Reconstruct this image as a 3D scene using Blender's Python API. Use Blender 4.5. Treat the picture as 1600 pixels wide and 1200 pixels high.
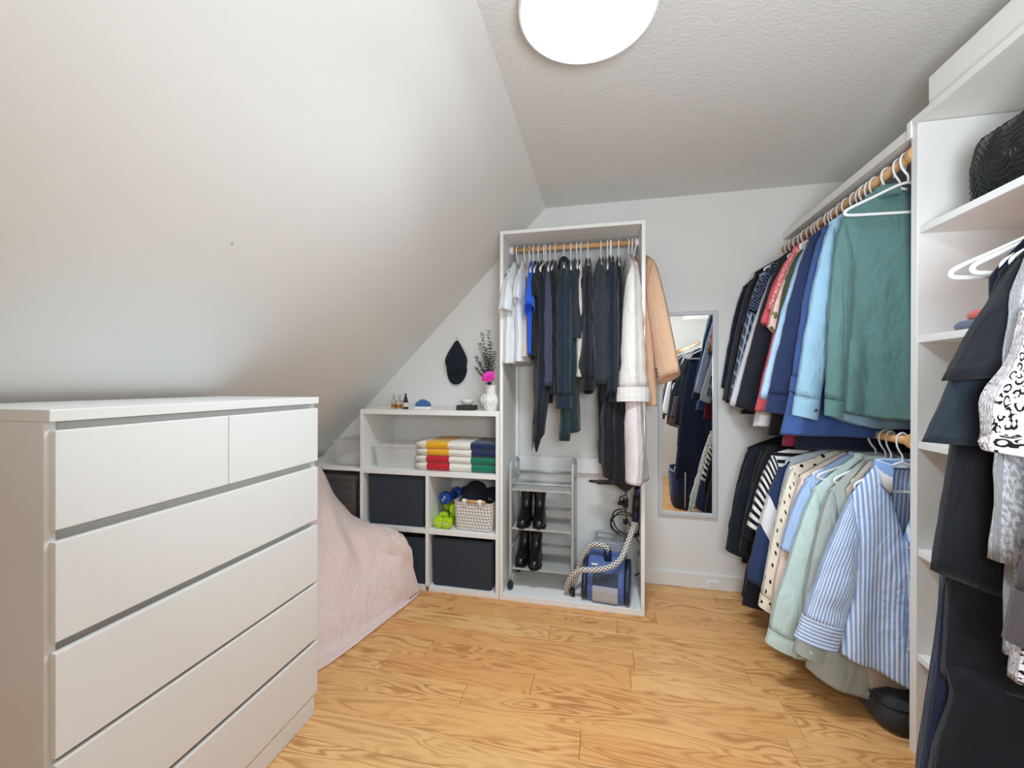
import bpy, bmesh, math, random
from mathutils import Vector, Matrix, noise
random.seed(7)
PI = math.pi
for o in list(bpy.data.objects): bpy.data.objects.remove(o)
SC = bpy.context.scene
COL = SC.collection

# ------------------------------------------------------------------ camera, world, light, exposure
cam_d = bpy.data.cameras.new('camera'); cam = bpy.data.objects.new('camera', cam_d); COL.objects.link(cam)
cam_d.sensor_width = 36.0; cam_d.lens = 647.75 / 1600 * 36; cam_d.clip_start = 0.02
cam.location = (0, 0, 1.28)
yaw, pitch, roll = math.radians(12.479), math.radians(.089), math.radians(.103)
_f = Vector((-math.sin(yaw) * math.cos(pitch), math.cos(yaw) * math.cos(pitch), -math.sin(pitch)))
_r0 = Vector((math.cos(yaw), math.sin(yaw), 0)); _u0 = _r0.cross(_f)
_r = math.cos(roll) * _r0 + math.sin(roll) * _u0; _u = -math.sin(roll) * _r0 + math.cos(roll) * _u0
cam.rotation_euler = Matrix((_r, _u, -_f)).transposed().to_euler()
SC.camera = cam
w = bpy.data.worlds.new('world'); SC.world = w; w.use_nodes = True
w.node_tree.nodes['Background'].inputs[0].default_value = (.8, .85, 1, 1)
w.node_tree.nodes['Background'].inputs[1].default_value = .3
SC.view_settings.view_transform = 'Standard'
try: SC.view_settings.look = 'None'
except Exception: pass
SC.view_settings.gamma = 1; SC.view_settings.use_curve_mapping = False
SC.view_settings.exposure = 0.6
LAMP = 13.5           # power of the ceiling lamp, watts
fd = bpy.data.lights.new('fill_light', 'AREA'); fd.shape = 'DISK'; fd.size = .6; fd.energy = 22; fd.spread = 3.1; fd.color = (.83, .93, 1)   # added fill beside the camera, no real lamp; tilted up to brighten the ceiling
fo_ = bpy.data.objects.new('fill_light', fd); COL.objects.link(fo_); fo_.location = (.3, -.16, 1.4); fo_.rotation_euler = (PI - 1.0, 0, -.3)
SC.cycles.max_bounces = 16; SC.cycles.diffuse_bounces = 10; SC.cycles.transparent_max_bounces = 16

# ------------------------------------------------------------------ materials
def srgb(c):
    return tuple(((v / 255) / 12.92 if v / 255 <= .04045 else ((v / 255 + .055) / 1.055) ** 2.4) for v in c) + (1,)
class T:
    """thin wrapper that writes a node tree"""
    def __init__(s, name):
        s.m = bpy.data.materials.new(name); s.m.use_nodes = True; s.t = s.m.node_tree
        s.b = s.t.nodes['Principled BSDF']; s.out = s.t.nodes['Material Output']
    def n(s, kind, **k):
        d = s.t.nodes.new(kind)
        for a, v in k.items():
            if hasattr(d, a): setattr(d, a, v)
        return d
    def l(s, a, b): s.t.links.new(a, b)
    def put(s, sock, v):
        if hasattr(v, 'is_linked') or hasattr(v, 'links'): s.l(v, sock)
        else: sock.default_value = v
    def math(s, op, a, b=0.0, c=0.0):
        d = s.n('ShaderNodeMath', operation=op); s.put(d.inputs[0], a); s.put(d.inputs[1], b); s.put(d.inputs[2], c); return d.outputs[0]
    def mix(s, f, a, b, blend='MIX'):
        d = s.n('ShaderNodeMix', data_type='RGBA', blend_type=blend); s.put(d.inputs[0], f); s.put(d.inputs[6], a); s.put(d.inputs[7], b); return d.outputs[2]
    def ramp(s, f, pts, interp='LINEAR'):
        d = s.n('ShaderNodeValToRGB'); d.color_ramp.interpolation = interp; e = d.color_ramp.elements
        while len(e) < len(pts): e.new(.5)
        for q, (p, c) in zip(e, pts): q.position = p; q.color = c
        s.l(f, d.inputs[0]); return d.outputs[0]
    def obj(s): return s.n('ShaderNodeTexCoord').outputs['Object']
    def uv(s): return s.n('ShaderNodeTexCoord').outputs['UV']
    def map(s, v, scale, loc=(0, 0, 0), rot=(0, 0, 0)):
        d = s.n('ShaderNodeMapping'); s.l(v, d.inputs[0]); d.inputs[1].default_value = loc; d.inputs[2].default_value = rot; d.inputs[3].default_value = scale; return d.outputs[0]
    def noise(s, v, scale, detail=3, rough=.5, dist=0):
        d = s.n('ShaderNodeTexNoise'); s.l(v, d.inputs['Vector']); d.inputs['Scale'].default_value = scale; d.inputs['Detail'].default_value = detail
        d.inputs['Roughness'].default_value = rough; d.inputs['Distortion'].default_value = dist; return d.outputs[0]
    def xyz(s, v):
        d = s.n('ShaderNodeSeparateXYZ'); s.l(v, d.inputs[0]); return d.outputs
    def bump(s, h, strength, dist=.01):
        d = s.n('ShaderNodeBump'); d.inputs['Strength'].default_value = strength; d.inputs['Distance'].default_value = dist; s.l(h, d.inputs['Height']); s.l(d.outputs[0], s.b.inputs['Normal'])
    def done(s, col, rough=.6, spec=.5, **k):
        s.put(s.b.inputs['Base Color'], col); s.put(s.b.inputs['Roughness'], rough); s.b.inputs['Specular IOR Level'].default_value = spec
        for a, v in k.items(): s.b.inputs[a.replace('_', ' ')].default_value = v
        return s.m
def paint(name, c, rough=.55, bs=60, bstr=.08, bd=.002, var=.03, spec=.3):
    t = T(name); o = t.obj(); n = t.noise(o, 3, 2)
    c = srgb(c); d = tuple(x * (1 - var) for x in c[:3]) + (1,)
    t.bump(t.noise(o, bs, 4), bstr, bd)
    return t.done(t.mix(n, d, c), rough, spec)
def plain(name, c, rough=.5, metal=0., spec=.5, var=.06, bs=200, bstr=.03):
    t = T(name); o = t.obj(); n = t.noise(o, 25, 2); c = srgb(c); d = tuple(x * (1 - var) for x in c[:3]) + (1,)
    if bstr: t.bump(t.noise(o, bs, 2), bstr, .001)
    return t.done(t.mix(n, d, c), rough, spec, Metallic=metal)
def fabric(name, c, pat=None, rough=.85, bs=900, bstr=.25, bd=.0008, var=.14, sheen=.15, crease=.75):
    t = T(name); uv = t.uv(); c = srgb(c); d = tuple(x * (1 - var) for x in c[:3]) + (1,)
    base = t.mix(t.noise(uv, 45, 3), d, c)
    if pat: base = pat(t, uv, base)
    h = t.math('ADD', t.math('MULTIPLY', t.noise(uv, bs, 2), .5), t.math('MULTIPLY', t.noise(uv, 38, 3), 1.5))
    cr = t.noise(t.map(uv, (7, 3.2, 1)), 1, 3, .45, 1.6); cr2 = t.noise(t.map(uv, (16, 9, 1), rot=(0, 0, .6)), 1, 2, .4, 1.)
    fold = t.math('ADD', t.math('ABSOLUTE', t.math('SUBTRACT', cr, .5)), t.math('MULTIPLY', t.math('ABSOLUTE', t.math('SUBTRACT', cr2, .5)), .35))
    h = t.math('ADD', t.math('MULTIPLY', h, bstr * .1), t.math('MULTIPLY', fold, crease))
    t.bump(h, .8, .025)
    m = t.done(base, rough, .15); t.b.inputs['Sheen Weight'].default_value = sheen; t.b.inputs['Sheen Roughness'].default_value = .5
    return m
# fabric patterns (flat print or weave on the cloth, in metres of cloth through the UV map)
def stripes(c2, period, frac, axis=0, soft=0):
    def f(t, uv, base):
        v = t.math('FRACT', t.math('DIVIDE', t.xyz(uv)[axis], period)); return t.mix(t.math('LESS_THAN', v, frac), base, srgb(c2))
    return f
def dots(c2, cell, r, rnd=.5):
    def f(t, uv, base):
        d = t.n('ShaderNodeTexVoronoi', voronoi_dimensions='2D'); t.l(uv, d.inputs['Vector']); d.inputs['Scale'].default_value = 1 / cell; d.inputs['Randomness'].default_value = rnd
        return t.mix(t.math('LESS_THAN', d.outputs['Distance'], r / cell), base, srgb(c2))
    return f
def plaid(c2, c3, period):
    def f(t, uv, base):
        x = t.xyz(uv)
        for ax in (0, 1):
            v = t.math('FRACT', t.math('DIVIDE', x[ax], period))
            base = t.mix(t.math('MULTIPLY', t.math('LESS_THAN', v, .5), .55), base, srgb(c3))
        for ax in (0, 1):
            v = t.math('FRACT', t.math('DIVIDE', x[ax], period))
            base = t.mix(t.math('MULTIPLY', t.math('COMPARE', v, .72, .05), .8), base, srgb(c2))
            base = t.mix(t.math('MULTIPLY', t.math('COMPARE', v, .88, .03), .6), base, srgb(c2))
        return base
    return f
def grid(c2, period, frac):
    def f(t, uv, base):
        x = t.xyz(uv)
        for ax in (0, 1):
            base = t.mix(t.math('LESS_THAN', t.math('FRACT', t.math('DIVIDE', x[ax], period)), frac), base, srgb(c2))
        return base
    return f
def leopard(c2, c3, cell):
    def f(t, uv, base):
        nz = t.n('ShaderNodeTexNoise'); t.l(uv, nz.inputs['Vector']); nz.inputs['Scale'].default_value = 1 / cell * .9
        v = t.n('ShaderNodeVectorMath', operation='MULTIPLY_ADD'); t.l(nz.outputs[1], v.inputs[0]); v.inputs[1].default_value = (cell * .8,) * 3; t.l(uv, v.inputs[2])
        d = t.n('ShaderNodeTexVoronoi', voronoi_dimensions='2D'); t.l(v.outputs[0], d.inputs['Vector']); d.inputs['Scale'].default_value = 1 / cell; d.inputs['Randomness'].default_value = .75
        ring = t.math('COMPARE', d.outputs['Distance'], .34, .105)
        gap = t.math('GREATER_THAN', t.noise(uv, 1.6 / cell, 1), .44)
        base = t.mix(t.math('LESS_THAN', d.outputs['Distance'], .27), base, srgb(c3))
        return t.mix(t.math('MULTIPLY', ring, gap), base, srgb(c2))
    return f
def blotch(cols, cell):
    def f(t, uv, base):
        d = t.n('ShaderNodeTexVoronoi', voronoi_dimensions='2D'); t.l(uv, d.inputs['Vector']); d.inputs['Scale'].default_value = 1 / cell
        x = t.n('ShaderNodeSeparateColor'); t.l(d.outputs['Color'], x.inputs[0])
        c = t.ramp(x.outputs[0], [(i / len(cols), srgb(c)) for i, c in enumerate(cols)], 'CONSTANT')
        return t.mix(t.math('LESS_THAN', d.outputs['Distance'], .42), base, c)
    return f
def blocks(bands):      # horizontal colour blocks: list of (v limit from the top, colour)
    def f(t, uv, base):
        y = t.xyz(uv)[1]
        for lim, c in bands: base = t.mix(t.math('LESS_THAN', y, lim), base, srgb(c))
        return base
    return f
def mottle(c2, scale):
    def f(t, uv, base): return t.mix(t.ramp(t.noise(uv, scale, 2), [(.42, (0, 0, 0, 1)), (.58, (1, 1, 1, 1))]), base, srgb(c2))
    return f

WALL = paint('wall_paint', (232, 231, 228), .6, 45, .06, .002)
CEIL = paint('ceiling_stipple', (222, 221, 218), .8, 95, .6, .005)
TRIM = paint('white_trim_paint', (232, 231, 228), .35, 30, .03)
LAM = paint('white_laminate', (236, 235, 232), .32, 120, .02, .001, .015, .45)
LAM2 = paint('painted_board', (234, 233, 230), .45, 50, .05, .002, .03, .35)
CARC = paint('drawer_carcass', (205, 203, 198), .5)
PINE = plain('pine_rod', (214, 164, 112), .45, bs=80)
WHITEP = plain('white_plastic', (238, 238, 240), .28, spec=.5, bstr=0)
BLACKP = plain('black_plastic', (22, 23, 26), .35)
STEEL = plain('silver_painted_metal', (184, 185, 187), .35, .2)
SHEET = plain('grey_sheet_metal', (178, 178, 177), .4, .15)
CHROME = plain('brushed_chrome', (205, 205, 205), .22, 1.)
FRAME = plain('mirror_frame_paint', (206, 207, 212), .35)
LEATHER = plain('black_leather', (16, 17, 20), .28, spec=.6, bs=350, bstr=.12)
SOLE = plain('black_rubber', (24, 24, 26), .55)
BINF = fabric('charcoal_bin_fabric', (58, 63, 72), bs=700, sheen=.05, crease=.06)
BLANK = fabric('pink_fleece', (240, 218, 210), mottle((230, 206, 199), 60), bs=260, bstr=.6, sheen=.3, var=.1)
BUTTON = plain('button_plastic', (56, 50, 46), .3)
BUTTONW = plain('pale_button', (225, 222, 210), .3)
LEAFM = plain('eucalyptus_leaf', (62, 76, 66), .6)
STEMM = plain('stem', (92, 84, 66), .7)
PINKF = plain('peony_petal', (226, 60, 172), .6)
CERAM = plain('white_ceramic', (232, 230, 226), .25, spec=.6)
def mirror_mat():
    t = T('mirror_glass'); t.bump(t.noise(t.obj(), 4, 1), .002, .001); return t.done((.93, .94, .93, 1), .0, .5, Metallic=1.)
MIRR = mirror_mat()
def emis():
    t = T('lamp_diffuser'); t.done((.9, .9, .9, 1), .4); t.b.inputs['Emission Color'].default_value = (.78, .905, 1, 1); t.b.inputs['Emission Strength'].default_value = 5.0; return t.m
EMIT = emis()
def clearp(name, c, a, rough=.25):
    t = T(name); t.done(srgb(c), rough, .5); tr = t.n('ShaderNodeBsdfTransparent'); mx = t.n('ShaderNodeMixShader')
    n = t.noise(t.obj(), 9, 2); t.l(t.math('ADD', t.math('MULTIPLY', n, .1), a - .05), mx.inputs[0])
    t.l(tr.outputs[0], mx.inputs[1]); t.l(t.b.outputs[0], mx.inputs[2]); t.l(mx.outputs[0], t.out.inputs[0]); return t.m
MILKY = clearp('milky_plastic', (246, 246, 244), .3)
CLEAR = clearp('clear_plastic', (215, 215, 212), .32, .12)
SMOKE = clearp('smoky_plastic', (120, 118, 118), .3, .12)
def glass(name, c, rough=.02):
    t = T(name); t.noise(t.obj(), 5); return t.done(srgb(c), rough, .5, Transmission_Weight=1., IOR=1.45)
GLASS = glass('clear_glass', (245, 245, 243)); AMBER = glass('amber_liquid', (240, 165, 70))
def oak():
    t = T('oak_plank'); o = t.obj(); rnd = t.n('ShaderNodeObjectInfo').outputs['Random']
    def nz(sc, loc, detail, k):
        d = t.n('ShaderNodeTexNoise', noise_dimensions='4D'); t.l(t.map(o, sc), d.inputs['Vector']); t.l(t.math('MULTIPLY', rnd, 37.0 + loc), d.inputs['W']); d.inputs['Scale'].default_value = 1; d.inputs['Detail'].default_value = detail; d.inputs['Distortion'].default_value = k; return d.outputs[0]
    a = nz((1.5, 9, 3), 0, 2.0, .4)
    ring = t.math('SINE', t.math('MULTIPLY', a, 105.))
    ring = t.math('POWER', t.math('MULTIPLY_ADD', ring, .5, .5), 2.2)
    strength = t.ramp(nz((2.2, 11, 3), 5, 2, 0), [(.36, (.12,) * 3 + (1,)), (.62, (1, 1, 1, 1))])
    pores = nz((14, 420, 50), 3, 2, 0)
    broad = nz((1.1, 10, 3), 9, 2, .2)
    tone = t.ramp(rnd, [(0, srgb((232, 176, 112))), (.3, srgb((240, 188, 124))), (.6, srgb((226, 164, 100))), (.8, srgb((243, 198, 136))), (1, srgb((220, 158, 96)))])
    c = t.mix(t.math('MULTIPLY', broad, .45), tone, srgb((214, 154, 98)))
    c = t.mix(t.math('MULTIPLY', t.math('MULTIPLY', ring, strength), .72), c, srgb((168, 104, 54)))
    c = t.mix(t.math('MULTIPLY', t.ramp(pores, [(.5, (0, 0, 0, 1)), (.66, (1, 1, 1, 1))]), .26), c, srgb((176, 116, 66)))
    t.bump(pores, .04, .001)
    return t.done(c, t.math('MULTIPLY_ADD', pores, .12, .26), .4)
OAK = oak()

# ------------------------------------------------------------------ mesh helpers
class MB:
    def __init__(s): s.v = []; s.f = []; s.uv = []
    def add(s, vs, fs, uvs=None):
        k = len(s.v); s.v += [tuple(v) for v in vs]; s.f += [tuple(i + k for i in f) for f in fs]
        s.uv += list(uvs) if uvs else [None] * len(vs)
    def box(s, x0, x1, y0, y1, z0, z1):
        s.add([(x, y, z) for z in (z0, z1) for y in (y0, y1) for x in (x0, x1)], [(0, 2, 3, 1), (4, 5, 7, 6), (0, 1, 5, 4), (2, 6, 7, 3), (0, 4, 6, 2), (1, 3, 7, 5)]); return s
    def loft(s, rings, cap0=True, cap1=True, closed=True, uvs=None):
        n = len(rings[0]); vs = [p for r in rings for p in r]; fs = []
        for i in range(len(rings) - 1):
            for j in range(n if closed else n - 1):
                a, b = i * n + j, i * n + (j + 1) % n; fs.append((a, b, b + n, a + n))
        if cap0 and closed: fs.append(tuple(range(n))[::-1])
        if cap1 and closed: fs.append(tuple((len(rings) - 1) * n + j for j in range(n)))
        s.add(vs, fs, uvs); return s
    def tube(s, pts, r, n=8, caps=True, closed=False):
        pts = [Vector(p) for p in pts]; m = len(pts); rings = []; prev = None; uvs = []; L = 0
        for i, p in enumerate(pts):
            if closed: d = pts[(i + 1) % m] - pts[i - 1]
            else: d = pts[min(i + 1, m - 1)] - pts[max(i - 1, 0)]
            d.normalize()
            if prev is None: a = d.orthogonal().normalized()
            else: a = prev - d * prev.dot(d); a = a.normalized() if a.length > 1e-6 else d.orthogonal().normalized()
            prev = a; b = d.cross(a); rr = r[i] if isinstance(r, (list, tuple)) else r
            if i: L += (p - pts[i - 1]).length
            rings.append([p + a * (rr * math.cos(2 * PI * j / n)) + b * (rr * math.sin(2 * PI * j / n)) for j in range(n)])
            uvs += [(j / n, L) for j in range(n)]
        if closed: rings.append(rings[0]); uvs += uvs[:n]
        s.loft(rings, caps and not closed, caps and not closed, True, uvs); return s
    def lathe(s, prof, n=24, c=(0, 0, 0), cap0=True, cap1=True, sx=1, sy=1):
        s.loft([[(c[0] + r * sx * math.cos(2 * PI * j / n), c[1] + r * sy * math.sin(2 * PI * j / n), c[2] + z) for j in range(n)] for r, z in prof], cap0, cap1); return s
    def cyl(s, a, b, r, n=16): return s.tube([a, b], r, n)
def smooth_path(pts, k=6):
    P = [Vector(p) for p in pts]; out = []
    for i in range(len(P) - 1):
        a, b, c, d = P[max(i - 1, 0)], P[i], P[i + 1], P[min(i + 2, len(P) - 1)]
        for j in range(k):
            t = j / k; out.append(.5 * ((2 * b) + (c - a) * t + (2 * a - 5 * b + 4 * c - d) * t * t + (3 * b - a - 3 * c + d) * t ** 3))
    out.append(P[-1]); return out
def obj(name, mb, mat, parent=None, smooth=False, bevel=0, solid=0, loc=None, sub=0, seg=2):
    me = bpy.data.meshes.new(name); me.from_pydata(mb.v, [], mb.f)
    if any(u is not None for u in mb.uv):
        ul = me.uv_layers.new(name='UVMap')
        for lp in me.loops: ul.data[lp.index].uv = mb.uv[lp.vertex_index] or (0, 0)
    me.materials.append(mat)
    bm = bmesh.new(); bm.from_mesh(me); bmesh.ops.recalc_face_normals(bm, faces=bm.faces); bm.to_mesh(me); bm.free()
    o = bpy.data.objects.new(name, me); COL.objects.link(o)
    if parent: o.parent = parent
    if loc: o.location = loc
    if smooth:
        for p in me.polygons: p.use_smooth = True
    if solid:
        m = o.modifiers.new('thick', 'SOLIDIFY'); m.thickness = solid; m.offset = 0
    if bevel:
        m = o.modifiers.new('edge', 'BEVEL'); m.width = bevel; m.segments = seg; m.limit_method = 'ANGLE'; m.angle_limit = .6
    if sub:
        m = o.modifiers.new('sub', 'SUBSURF'); m.levels = sub; m.render_levels = sub
    return o
def tag(o, label, cat=None, group=None):
    o['label'] = label
    if cat: o['category'] = cat
    if group: o['group'] = group
    return o
def thing(name, label, cat, loc=(0, 0, 0), rz=0, group=None, rx=0, ry=0):
    o = bpy.data.objects.new(name, None); COL.objects.link(o); o.empty_display_size = .05
    o.location = loc; o.rotation_euler = (rx, ry, rz); return tag(o, label, cat, group)
def struct(name, mb, mat, parent=None, label=None, **k):
    o = obj(name, mb, mat, parent, **k)
    if not parent: o['kind'] = 'structure'
    if label: o['label'] = label
    return o
def B(x0, x1, y0, y1, z0, z1): return MB().box(x0, x1, y0, y1, z0, z1)
def lettering(parent, text, size, loc, rot, mat, depth=.0006, align='CENTER'):
    cu = bpy.data.curves.new('lettering', 'FONT'); cu.body = text; cu.size = size; cu.extrude = depth; cu.align_x = align; cu.align_y = 'CENTER'; cu.materials.append(mat)
    o = bpy.data.objects.new('lettering', cu); COL.objects.link(o); me = bpy.data.meshes.new_from_object(o); bpy.data.objects.remove(o)
    o = bpy.data.objects.new('lettering', me); COL.objects.link(o); o.parent = parent; o.location = loc; o.rotation_euler = rot; return o
def copy_tree(o, parent=None):
    c = o.copy(); COL.objects.link(c); c.parent = parent
    for ch in [q for q in bpy.data.objects if q.parent == o]: copy_tree(ch, c)
    return c

# ------------------------------------------------------------------ room shell
YB, YF, XR, HC = 2.792, -.45, 1.41, 2.466          # far wall, wall behind the camera, right wall, ceiling
XS, ZK, XK = -.387, .55, -2.277                    # slope: top edge x, foot height, foot x
fl = struct('floor', B(XK - .1, XR + .1, YF - .1, YB + .1, -.06, -.016), plain('subfloor', (120, 84, 52), .8), label='honey oak plank floor')
pw = .127; y = YB + .03; row = 0
while y > YF - .05:
    y0 = max(y - pw, YF - .08); x = XK - .05 - random.uniform(0, .8)
    while x < XR + .05:
        ln = random.choice([.45, .7, .9, 1.1, 1.3, .6]) * random.uniform(.9, 1.1); x1 = min(x + ln, XR + .06)
        if x1 > XK:
            xa = max(x, XK - .08); e = .0006; ch = .0014; cx, cy = (xa + x1) / 2, (y0 + y) / 2; hx, hy = (x1 - xa) / 2 - e, (y - y0) / 2 - e
            if hx > .02:
                r = lambda d, z: [(-hx + d, -hy + d, z), (hx - d, -hy + d, z), (hx - d, hy - d, z), (-hx + d, hy - d, z)]
                obj('plank', MB().loft([r(0, -.0155), r(0, -ch), r(ch, 0)]), OAK, fl, loc=(cx, cy, 0))
        x = x1
        if x >= XR + .05: break
    y = y0; row += 1
    if y0 <= YF - .08: break
def prism_y(prof, y0, y1):      # polygon in x,z carried along y
    return MB().loft([[(px, y0, pz) for px, pz in prof], [(px, y1, pz) for px, pz in prof]])
struct('ceiling', B(XS - .03, XR + .1, YF - .1, YB + .1, HC, HC + .1), CEIL, label='grey stippled flat ceiling strip')
struct('wall_left', prism_y([(XS, HC), (XK, ZK), (XK, -.05), (XK - .12, -.05), (XK - .12, ZK + .05), (XS - .03, HC + .1), (XS, HC + .1)], YF - .1, YB + .1), WALL, label='steep sloping attic wall in pale grey paint above the dresser')
struct('wall_back', B(XK - .1, XR + .1, YB, YB + .1, -.05, HC + .1), WALL, label='pale grey gable wall behind the wardrobe and mirror')
struct('wall_right', B(XR, XR + .1, YF - .1, YB + .1, -.05, HC + .1), WALL, label='pale wall behind the closet shelves')
struct('wall_front', B(XK - .1, XR + .1, YF - .1, YF, -.05, HC + .1), WALL, label='pale wall seen only in the mirror')
for n, a in (('baseboard_back', (.222, XR, YB - .014, YB, 0, .094)), ('baseboard_front', (XK, XR, YF, YF + .014, 0, .094)), ('baseboard_back', (XK, -1.53, YB - .014, YB, 0, .094))):
    struct(n, B(*a), TRIM, bevel=.004)
vent = thing('cable_outlet', 'small white low-voltage outlet plate on the baseboard beside the black clothes', 'outlet', (.665, YB - .016, .04))
obj('plate', B(-.035, .035, -.004, .004, -.018, .018), WHITEP, vent, bevel=.002); obj('slot', B(-.02, .02, -.0055, -.003, -.004, .004), FRAME, vent)
for i, (p, lab) in enumerate((((-1.13, 1.07, 1.714), 'tiny grey nail stub in the sloping wall, the one nearer the camera'), ((-.98, 1.44, 1.865), 'tiny dark nail hole plug in the sloping wall, farther one'))):
    k = (HC - ZK) / (XS - XK); zz = HC + (p[0] - XS) * k
    tag(obj('nail', MB().lathe([(.001, -.008), (.0025, -.008), (.0035, -.003), (.0035, 0), (.0025, .001)], 10), STEEL, loc=(p[0], p[1], zz - .002)), lab, 'nail').rotation_euler = (0, PI + .79 - PI / 2 - .79 + 2.36, 0)

# ------------------------------------------------------------------ ceiling lamp
lp = thing('ceiling_lamp', 'round flush ceiling lamp with a glowing white diffuser', 'lamp', (-.05, 1.265, HC))
obj('rim', MB().lathe([(.207, 0), (.207, -.07), (.205, -.072), (.2005, -.072), (.2, -.05)], 64, cap0=False, cap1=False), WHITEP, lp, smooth=False)
obj('diffuser', MB().lathe([(.1995, -.064), (.18, -.067), (.1, -.068), (.005, -.0685)], 64), EMIT, lp, smooth=True)

ld = bpy.data.lights.new('lamp_light', 'AREA'); ld.shape = 'DISK'; ld.size = .38; ld.energy = LAMP; ld.spread = math.radians(142); ld.color = (.78, .905, 1)
lo_ = bpy.data.objects.new('lamp_light', ld); COL.objects.link(lo_); lo_.parent = lp; lo_.location = (0, 0, -.0725)

# ------------------------------------------------------------------ dresser
dr = thing('chest_of_drawers', 'tall white six-drawer chest against the sloping wall', 'dresser', (-1.32, 1.0165, 0))
def D(name, x0, x1, y0, y1, z0, z1, m=LAM, bev=.0015):
    return obj(name, B(x0 + 1.32, x1 + 1.32, y0 - 1.0165, y1 - 1.0165, z0, z1), m, dr, bevel=bev)
XF = -1.088
D('top_panel', -1.555, XF, .613, 1.42, 1.2, 1.225)
D('side_panel', -1.55, XF - .0175, .614, .633, 0, 1.2); D('side_panel', -1.55, XF - .0175, 1.4, 1.419, 0, 1.2)
D('back_panel', -1.55, -1.54, .633, 1.4, .02, 1.2, CARC); D('inner_box', -1.535, XF - .036, .6335, 1.3995, .05, 1.197, LAM)
D('plinth', XF - .035, XF - .004, .6335, 1.3995, 0, .072)
zs = [(.978, 1.182), (.749, .954), (.511, .727), (.290, .499), (.078, .273)]
for i, (a, b) in enumerate(zs):
    for (ya, yb) in (((.622, 1.0205), (1.0235, 1.415)) if i == 0 else ((.622, 1.415),)):
        d = D('drawer', XF - .0165, XF, ya, yb, a, b, LAM, .002)
        o = obj('drawer_box', B(-.019, -.001, -(yb - ya) / 2 + .03, (yb - ya) / 2 - .03, -.08, .06), CARC, d); o.location = (XF - .0165 + 1.32, (ya + yb) / 2 - 1.0165, (a + b) / 2)

# ------------------------------------------------------------------ wardrobe frame
wd = thing('open_wardrobe', 'tall white open wardrobe frame with a wooden rod', 'wardrobe', (-.19, 2.58, 0))
def W(name, x0, x1, y0, y1, z0, z1, m=LAM2, bev=.002): return obj(name, B(x0 + .19, x1 + .19, y0 - 2.58, y1 - 2.58, z0, z1), m, wd, bevel=bev)
WX0, WX1, WY0, WY1 = -.6, .222, 2.375, 2.775
W('side_panel', WX0, WX0 + .02, WY0, WY1, 0, 2.178); W('side_panel', WX1 - .02, WX1, WY0, WY1, 0, 2.178)
W('top_panel', WX0 + .02, WX1 - .02, WY0, WY1, 2.158, 2.178); W('base_panel', WX0 + .02, WX1 - .02, WY0 + .002, WY1, 0, .035)
W('back_rail', WX0 + .02, WX1 - .02, WY1 - .018, WY1, .69, .79); W('back_rail', WX0 + .02, WX1 - .02, WY1 - .018, WY1, 1.93, 2.0)
W('cleat', WX0 + .02, WX0 + .04, WY1 - .04, WY1 - .019, .035, 1.55); 
obj('rod', MB().cyl((WX0 + .02 + .19, 2.57 - 2.58, 2.12), (WX1 - .02 + .19, 2.57 - 2.58, 2.12), .0165, 20), PINE, wd, smooth=True)
for xx, s in ((WX0 + .02, 1), (WX1 - .02, -1)):
    obj('rod_socket', MB().tube([(xx + .19, -.01, 2.12), (xx + .19 + s * .022, -.01, 2.12)], .026, 20), WHITEP, wd, smooth=False, bevel=.003)

# ------------------------------------------------------------------ cube shelf with its low extension
cs = thing('cube_shelf', 'white cube shelving unit beside the wardrobe, low wing under the slope', 'shelf', (-1.06, 2.58, 0))
def Cb(name, x0, x1, y0, y1, z0, z1, m=LAM2): return obj(name, B(x0 + 1.06, x1 + 1.06, y0 - 2.58, y1 - 2.58, z0, z1), m, cs, bevel=.002)
CX0, CX1, CY0, CY1 = -1.522, -.603, 2.378, 2.775
Cb('top_panel', CX0, CX1, CY0, CY1, 1.083, 1.113)
Cb('side_panel', CX0, CX0 + .022, CY0, CY1, 0, 1.083); Cb('side_panel', CX1 - .022, CX1, CY0, CY1, 0, 1.083)
Cb('shelf', CX0 + .022, CX1 - .022, CY0, CY1, .707, .735)
Cb('divider', -1.072, -1.05, CY0, CY1, .03, .707)
for a, b in ((CX0 + .022, -1.072), (-1.05, CX1 - .022)):
    Cb('shelf', a, b, CY0, CY1, .352, .38); Cb('base_panel', a, b, CY0, CY1, 0, .03)
Cb('wing_shelf', -2.02, CX0, CY0, CY1, .715, .735); Cb('wing_shelf', -2.02, CX0, CY0, CY1, .33, .35); Cb('wing_side', -2.042, -2.02, CY0, CY1, 0, .735)

# ------------------------------------------------------------------ mirror
mi = thing('wall_mirror', 'narrow frameless-looking tall wall mirror in a thin pale frame', 'mirror', (.513, YB, .446))
mi['label'] = 'tall narrow wall mirror in a thin pale grey frame'
mw, mh, fw = .347, 1.288, .026
for a in ((-mw / 2, -mw / 2 + fw, 0, mh), (mw / 2 - fw, mw / 2, 0, mh), (-mw / 2 + fw, mw / 2 - fw, 0, fw), (-mw / 2 + fw, mw / 2 - fw, mh - fw, mh)):
    obj('frame_rail', B(a[0], a[1], -.02, -.002, a[2], a[3]), FRAME, mi, bevel=.003)
obj('mirror_glass', B(-mw / 2 + fw - .004, mw / 2 - fw + .004, -.009, -.004, fw - .004, mh - fw + .004), MIRR, mi)

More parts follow.
